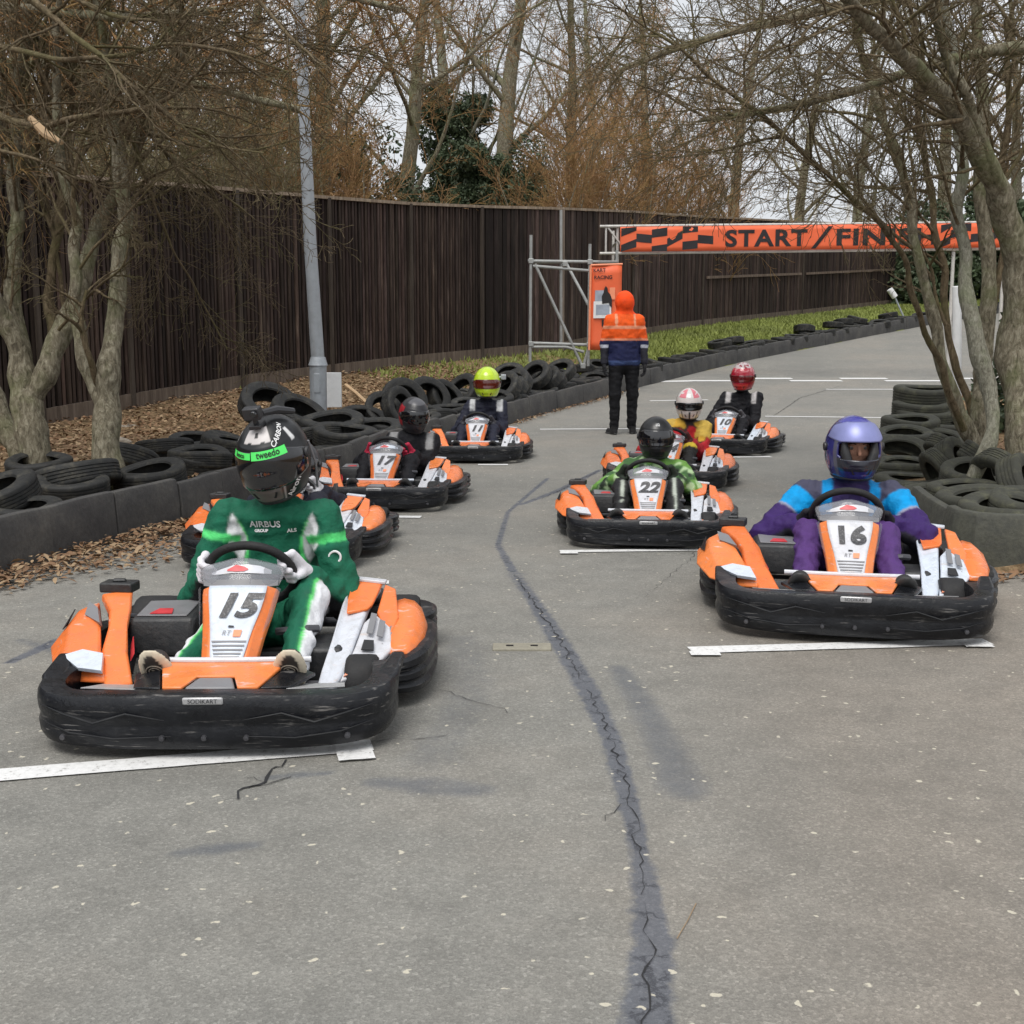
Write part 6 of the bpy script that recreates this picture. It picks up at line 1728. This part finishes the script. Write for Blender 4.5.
lft = [
 S([(52,492,31.7,9.5),(35,450,31.7,9.5),(28,400,29.9,9.6),(22,370,24.6,9.6),(10,330,19.4,9.6),(-8,300,17.6,9.5),(-30,250,15.8,9.4)], foot=True, n=5, t0=.6),
 S([(30,405,22.9,9.6),(48,370,24.6,9.6),(62,335,21.1,9.7),(78,290,16.7,9.8),(92,245,14.1,9.9),(108,208,12.3,10),(128,160,8.8,9.8),(160,100,7.04,9.4),(190,30,5.28,9)], n=20, t0=.45, L=1.7),
 S([(28,392,17.6,9.7),(16,330,15.8,9.8),(12,270,15,9.9),(17,200,13.2,10),(14,130,11.4,10),(22,60,9.68,9.8),(30,-20,7.92,9.6)], n=18, L=1.6),
 S([(50,362,12.3,9.8),(48,310,12.3,9.9),(54,250,11.4,10),(60,200,10.6,10.1),(64,150,9.68,10.2),(72,80,7.92,10),(85,0,6.16,9.8)], n=18, L=1.6),
 S([(66,330,6.16,9.9),(60,260,6.16,10),(40,200,6.16,10),(36,140,5.28,10),(50,60,4.4,9.8)], n=12, L=1.4),
 S([(20,455,22.9,9.9),(2,420,22.9,10),(-14,380,19.4,10.1),(-20,320,17.6,10.2),(-12,240,13.2,10.2),(-4,160,10.6,10.2),(2,80,8.8,10)], n=10, foot=True),
 S([(62,330,4.4,9.6),(88,294,3.96,9.4),(118,272,3.08,9.2),(126,258,2.64,9.1),(130,243,2.2,9.1)], n=3, L=.4),
 # limbs reaching forward over the track
 S([(-30,100,11.4,8.6),(0,118,9.68,8.3),(40,128,7.92,8.1),(80,117,7.04,7.9),(120,112,6.6,7.8),(150,109,6.16,7.7),(176,94,5.28,7.6),(200,72,3.96,7.5),(222,40,2.64,7.4)], n=16, L=1.1, t0=.1, rcap=.012),
 S([(10,-20,10.6,7.6),(45,14,9.68,7.4),(75,34,7.92,7.3),(98,56,7.04,7.2),(125,78,6.16,7.1),(152,100,5.28,7.0),(185,132,3.96,6.9),(222,148,3.08,6.9),(262,153,2.2,6.9)], n=17, L=1.0, t0=.1, rcap=.012),
 S([(240,-20,5.28,6.6),(270,18,4.4,6.6),(305,50,3.96,6.5),(330,70,2.64,6.5),(346,82,1.76,6.5)], n=7, L=.7, t0=.1, rcap=.008),
 S([(-10,148,5.28,8.2),(30,158,4.4,8.1),(60,170,3.52,8.0),(84,182,2.64,8)], n=8, L=.9, rcap=.01),
 S([(62,142,4.4,7.8),(80,155,3.52,7.8),(92,178,3.08,7.8),(101,210,2.2,7.8)], n=4, L=.5, rcap=.006),
 S([(90,100,5.28,9.4),(130,130,4.4,9.4),(150,190,3.96,9.6),(170,240,3.08,9.8),(196,290,2.46,10),(225,350,1.76,10.2)], n=18, L=1.0, rcap=.007, t0=.15),
 S([(60,70,6.16,9.6),(110,95,5.28,9.6),(160,150,4.4,9.8),(205,180,3.52,10),(240,210,2.64,10.2)], n=20, L=1.1, rcap=.008, t0=.15),
 S([(-20,40,7.92,7.8),(60,62,6.16,7.5),(120,55,5.28,7.3),(180,42,4.4,7.1),(240,52,3.52,7),(290,72,2.64,7)], n=18, L=1.1, rcap=.01, t0=.1),
 S([(40,-20,7.04,8.4),(120,20,5.28,8.2),(190,22,4.4,8),(260,40,3.52,7.8),(330,50,2.64,7.8),(380,60,1.76,7.8)], n=20, L=1.2, rcap=.01, t0=.1),
]
traced_tree('bare_tree', 'large many stemmed bare tree at the left picture edge with limbs reaching over the track', (45,492), 9.5, lft, (M['bark'], M['twig_dark']), 31)
l2 = [
 S([(108,484,30,9.0),(103,450,28,9.0),(106,415,27,9.1),(110,385,24,9.1),(114,340,18,9.2),(118,280,16,9.3),(121,225,15,9.4),(122,180,14,9.4),(116,120,12,9.4),(104,50,10,9.2),(95,-20,8,9)], foot=True, n=18, L=1.6, t0=.55),
 S([(104,405,18,9.1),(92,376,16,9.2),(78,345,14,9.2),(74,310,13,9.3),(77,270,11,9.3),(72,210,10,9.4),(62,150,9,9.4),(56,80,8,9.3),(60,0,6,9.2)], n=15, L=1.5),
 S([(100,385,9,9.1),(90,350,8,9.0),(85,320,6,9.0),(88,290,4,9)], n=4, L=.6),
]
traced_tree('bare_tree', 'slim forked bare trunk growing out of the tyres in front of the slatted fence', (108,484), 9.0, l2, (M['bark'], M['twig_dark']), 32)
# twig mass hanging over the top left, from a tree whose trunk stands left of the frame
l3 = [S([(-500,60,60,11),(-400,40,30,10.6),(-260,20,20,10.2),(-120,10,14,9.8),(0,5,10,9.4),(120,20,8,9),(220,10,6,8.8)], n=30, L=1.7, t0=.35, rcap=.014),
      S([(-400,40,26,10.6),(-220,60,18,10.8),(-60,70,13,11),(80,60,10,11.2),(200,85,8,11.4),(300,110,6,11.6)], n=34, L=1.8, t0=.3, rcap=.014),
      S([(-400,40,26,10.6),(-220,-60,18,11),(-40,-70,13,11.5),(140,-40,10,12),(280,-20,8,12.5),(400,10,6,13)], n=36, L=2.0, t0=.3, rcap=.016),
      S([(-500,640,90,11),(-505,300,80,11),(-500,60,60,11)], n=2, foot=True)]
traced_tree('bare_tree', 'bare tree outside the left picture edge whose rust coloured twigs fill the top left sky', (-500,640), 11, l3, (M['bark'], M['twig_rust']), 33)

r1 = [S([(1034,492,47.6,8.8),(1026,440,40.4,8.8),(1020,400,36.1,8.9),(1017,340,36.1,9),(1022,285,31.8,9),(1012,235,26,8.9),(995,185,24.6,8.8),(975,140,21.7,8.6),(945,100,18.7,8.4),(915,66,15.9,8.1),(885,38,13.8,7.8),(855,10,12.3,7.5),(820,-30,10.1,7.2)], foot=True, n=22, L=1.8, t0=.5, rcap=.016),
      S([(1022,285,21.7,9),(1040,200,18.7,9.2),(1045,100,15.9,9.4),(1040,0,13,9.5)], n=10, L=1.6),
      S([(1005,205,13,8.8),(988,150,11.5,8.6),(962,95,10.1,8.4),(940,40,8.69,8.2),(925,-15,6.5,8.0)], n=12, L=1.5, rcap=.012),
      S([(905,60,5.78,8.0),(880,16,5.06,7.6),(850,4,4.7,7.4),(822,18,4.33,7.2),(800,42,3.97,7.1),(775,68,3.61,7.0),(752,84,2.89,6.9),(742,100,2.17,6.9)], n=14, L=1.0, rcap=.010, t0=.1),
      S([(960,120,6.5,8.4),(925,125,4.33,8.2),(900,130,3.61,8.1),(868,158,2.89,8),(840,176,1.81,8)], n=10, L=.8, rcap=.008, t0=.1)]
traced_tree('bare_tree', 'thick rough barked tree at the right picture edge arching over the track', (1034,492), 8.8, r1, (M['bark'], M['twig_dark']), 41)
r2 = [S([(976,478,15,8.7),(984,455,14,8.7),(996,418,14,8.7),(990,390,17,8.8),(982,360,18,8.8),(974,325,17,8.8),(966,290,14,8.9),(962,250,13,9),(961,200,12,9),(957,150,11,9.1),(958,90,10,9.2),(948,20,8,9.2),(940,-30,6,9.2)], foot=False, pale=True, n=12, L=1.2, t0=.5)]
traced_tree('bare_tree', 'slender pale barked stem with a kink rising between the darker right trunks', (976,478), 8.7, r2, (M['bark_pale'], M['twig_dark']), 42)
r3 = [S([(978,452,16.3,10),(965,425,16.3,10),(950,390,13.9,10),(940,350,12,10),(926,300,10.7,10.1),(918,255,10,10.1),(912,210,9.43,10.2),(900,165,8.18,10.2),(884,120,7.55,10.2),(868,70,6.92,10.2),(858,20,5.66,10.2),(850,-30,5.03,10.2)], foot=True, n=20, L=1.7, t0=.45),
      S([(962,430,9.43,9.7),(945,385,8.84,9.6),(928,335,8.18,9.5),(912,285,8.18,9.4),(898,245,7.55,9.3),(880,222,7.23,9.2),(850,196,6.92,9.1),(818,166,6.29,9),(792,146,5.66,8.9),(770,122,5.35,8.8),(742,104,5.03,8.7),(715,78,4.4,8.6),(680,50,3.77,8.5),(640,22,2.83,8.4),(600,-5,1.89,8.3)], n=34, L=1.4, t0=.35, rcap=.012),
      S([(742,104,3.77,8.7),(748,60,3.15,8.6),(770,15,2.52,8.5),(790,-20,1.89,8.4)], n=8, L=1.1, rcap=.01),
      S([(880,222,3.15,9.2),(850,205,2.83,9.2),(800,152,2.26,9.2),(740,152,1.89,9.2),(700,155,1.51,9.2),(672,158,1.13,9.2)], n=10, L=.9, rcap=.007, t0=.1)]
traced_tree('bare_tree', 'leaning bare tree whose long thin limb arches left over the banner', (978,452), 10, r3, (M['bark'], M['twig_dark']), 43)
r4 = [S([(985,448,18.4,10.4),(978,400,16.8,10.4),(984,350,16.8,10.5),(992,300,15.3,10.5),(985,240,14.5,10.6),(980,180,13.8,10.6),(985,110,12.2,10.7),(978,40,9.94,10.8),(972,-30,8.42,10.8)], foot=True, n=18, L=1.6, t0=.5),
      S([(975,420,10.7,10.6),(950,350,9.18,10.6),(944,300,9.18,10.7),(940,250,8.42,10.7),(930,190,8.42,10.8),(922,130,7.65,10.8),(918,60,6.88,10.8),(905,-10,5.35,10.8)], n=16, L=1.5),
      S([(990,330,10.7,10.5),(1003,260,9.94,10.6),(1000,180,9.18,10.7),(1010,100,8.42,10.8),(1008,20,6.88,10.9)], n=14, L=1.5),
      S([(960,380,6.12,10.6),(945,320,4.59,10.6),(925,260,3.82,10.6),(915,230,3.06,10.6),(905,190,2.29,10.6)], n=6, L=.7)]
traced_tree('bare_tree', 'cluster of straight dark stems directly behind the pale stem on the right', (985,448), 10.4, r4, (M['bark'], M['twig_dark']), 44)
# crown of a tree standing outside the right edge, over the top of the picture
r5 = [S([(1500,700,90,10),(1480,300,70,10),(1440,60,50,10)], n=2, foot=True),
      S([(1440,60,34,10),(1300,-20,24,10.5),(1120,-40,18,11),(960,-20,14,11.5),(820,10,10,12),(700,40,7,12.5),(620,70,5,13)], n=44, L=2.0, t0=.3, rcap=.014),
      S([(1440,60,30,10),(1280,60,22,9.6),(1120,40,16,9.3),(980,50,11,9.0),(860,90,8,8.8),(780,110,6,8.7),(700,120,4,8.7)], n=40, L=1.6, t0=.3, rcap=.012)]
traced_tree('bare_tree', 'bare tree outside the right picture edge whose fine twigs cross the top right sky', (1500,700), 10, r5, (M['bark'], M['twig_dark']), 45)
# broken pale end on a limb
a, b, c_ = at(30,118,7.9), at(46,134,7.85), at(62,143,7.8)
tag(MB().tube([a, b, c_], [.020,.030,.014], 8).build('broken_limb', M['cut_wood']), 'pale splintered broken branch end hanging in the upper left twigs', 'branch')

# ============================================================ LIGHT, SKY, CAMERA
def world():
    w = bpy.data.worlds.new('World'); scene.world = w; w.use_nodes = True; nt = w.node_tree; bg = nt.nodes['Background']
    sky = nt.nodes.new('ShaderNodeTexSky'); sky.sky_type = 'NISHITA'; sky.sun_disc = False
    sky.sun_elevation = math.radians(62); sky.sun_rotation = math.radians(200); sky.dust_density = 4; sky.air_density = 1.2; sky.ozone_density = 1
    tc = nt.nodes.new('ShaderNodeTexCoord'); n = nt.nodes.new('ShaderNodeTexNoise'); n.inputs['Scale'].default_value = 2.2; n.inputs['Detail'].default_value = 6
    nt.links.new(tc.outputs['Generated'], n.inputs['Vector'])
    hs = nt.nodes.new('ShaderNodeHueSaturation'); hs.inputs['Saturation'].default_value = .22; nt.links.new(sky.outputs[0], hs.inputs['Color'])
    # a closed cloud layer: an even pale grey mixed over the clear sky
    mx = nt.nodes.new('ShaderNodeMix'); mx.data_type = 'RGBA'; mx.inputs[0].default_value = .55
    r = ramp(nt, n.outputs[0], [(.3, (6.6,6.9,7.4)), (.7, (8.6,8.8,9.1))])
    nt.links.new(hs.outputs[0], mx.inputs[6]); nt.links.new(r, mx.inputs[7]); nt.links.new(mx.outputs[2], bg.inputs[0])
    bg.inputs[1].default_value = .10
    s = bpy.data.lights.new('sun', 'SUN'); s.energy = 1.4; s.angle = math.radians(30); s.color = (1, .965, .91)
    o = bpy.data.objects.new('sun', s); COL.objects.link(o)
    el, rot = math.radians(62), math.radians(200)
    d = Vector((math.sin(rot)*math.cos(el), math.cos(rot)*math.cos(el), math.sin(el)))
    o.rotation_euler = d.to_track_quat('Z', 'Y').to_euler()
world()
cam = bpy.data.cameras.new('camera'); cam.sensor_width = 36; cam.lens = 36*F/1024; cam.clip_start = .05; cam.clip_end = 2000
co = bpy.data.objects.new('camera', cam); COL.objects.link(co); co.location = (0,0,CAMH); co.rotation_euler = (math.pi/2-TH, 0, 0); scene.camera = co
scene.view_settings.view_transform = 'Standard'; scene.view_settings.look = 'None'; scene.view_settings.exposure = .52; scene.view_settings.gamma = 1
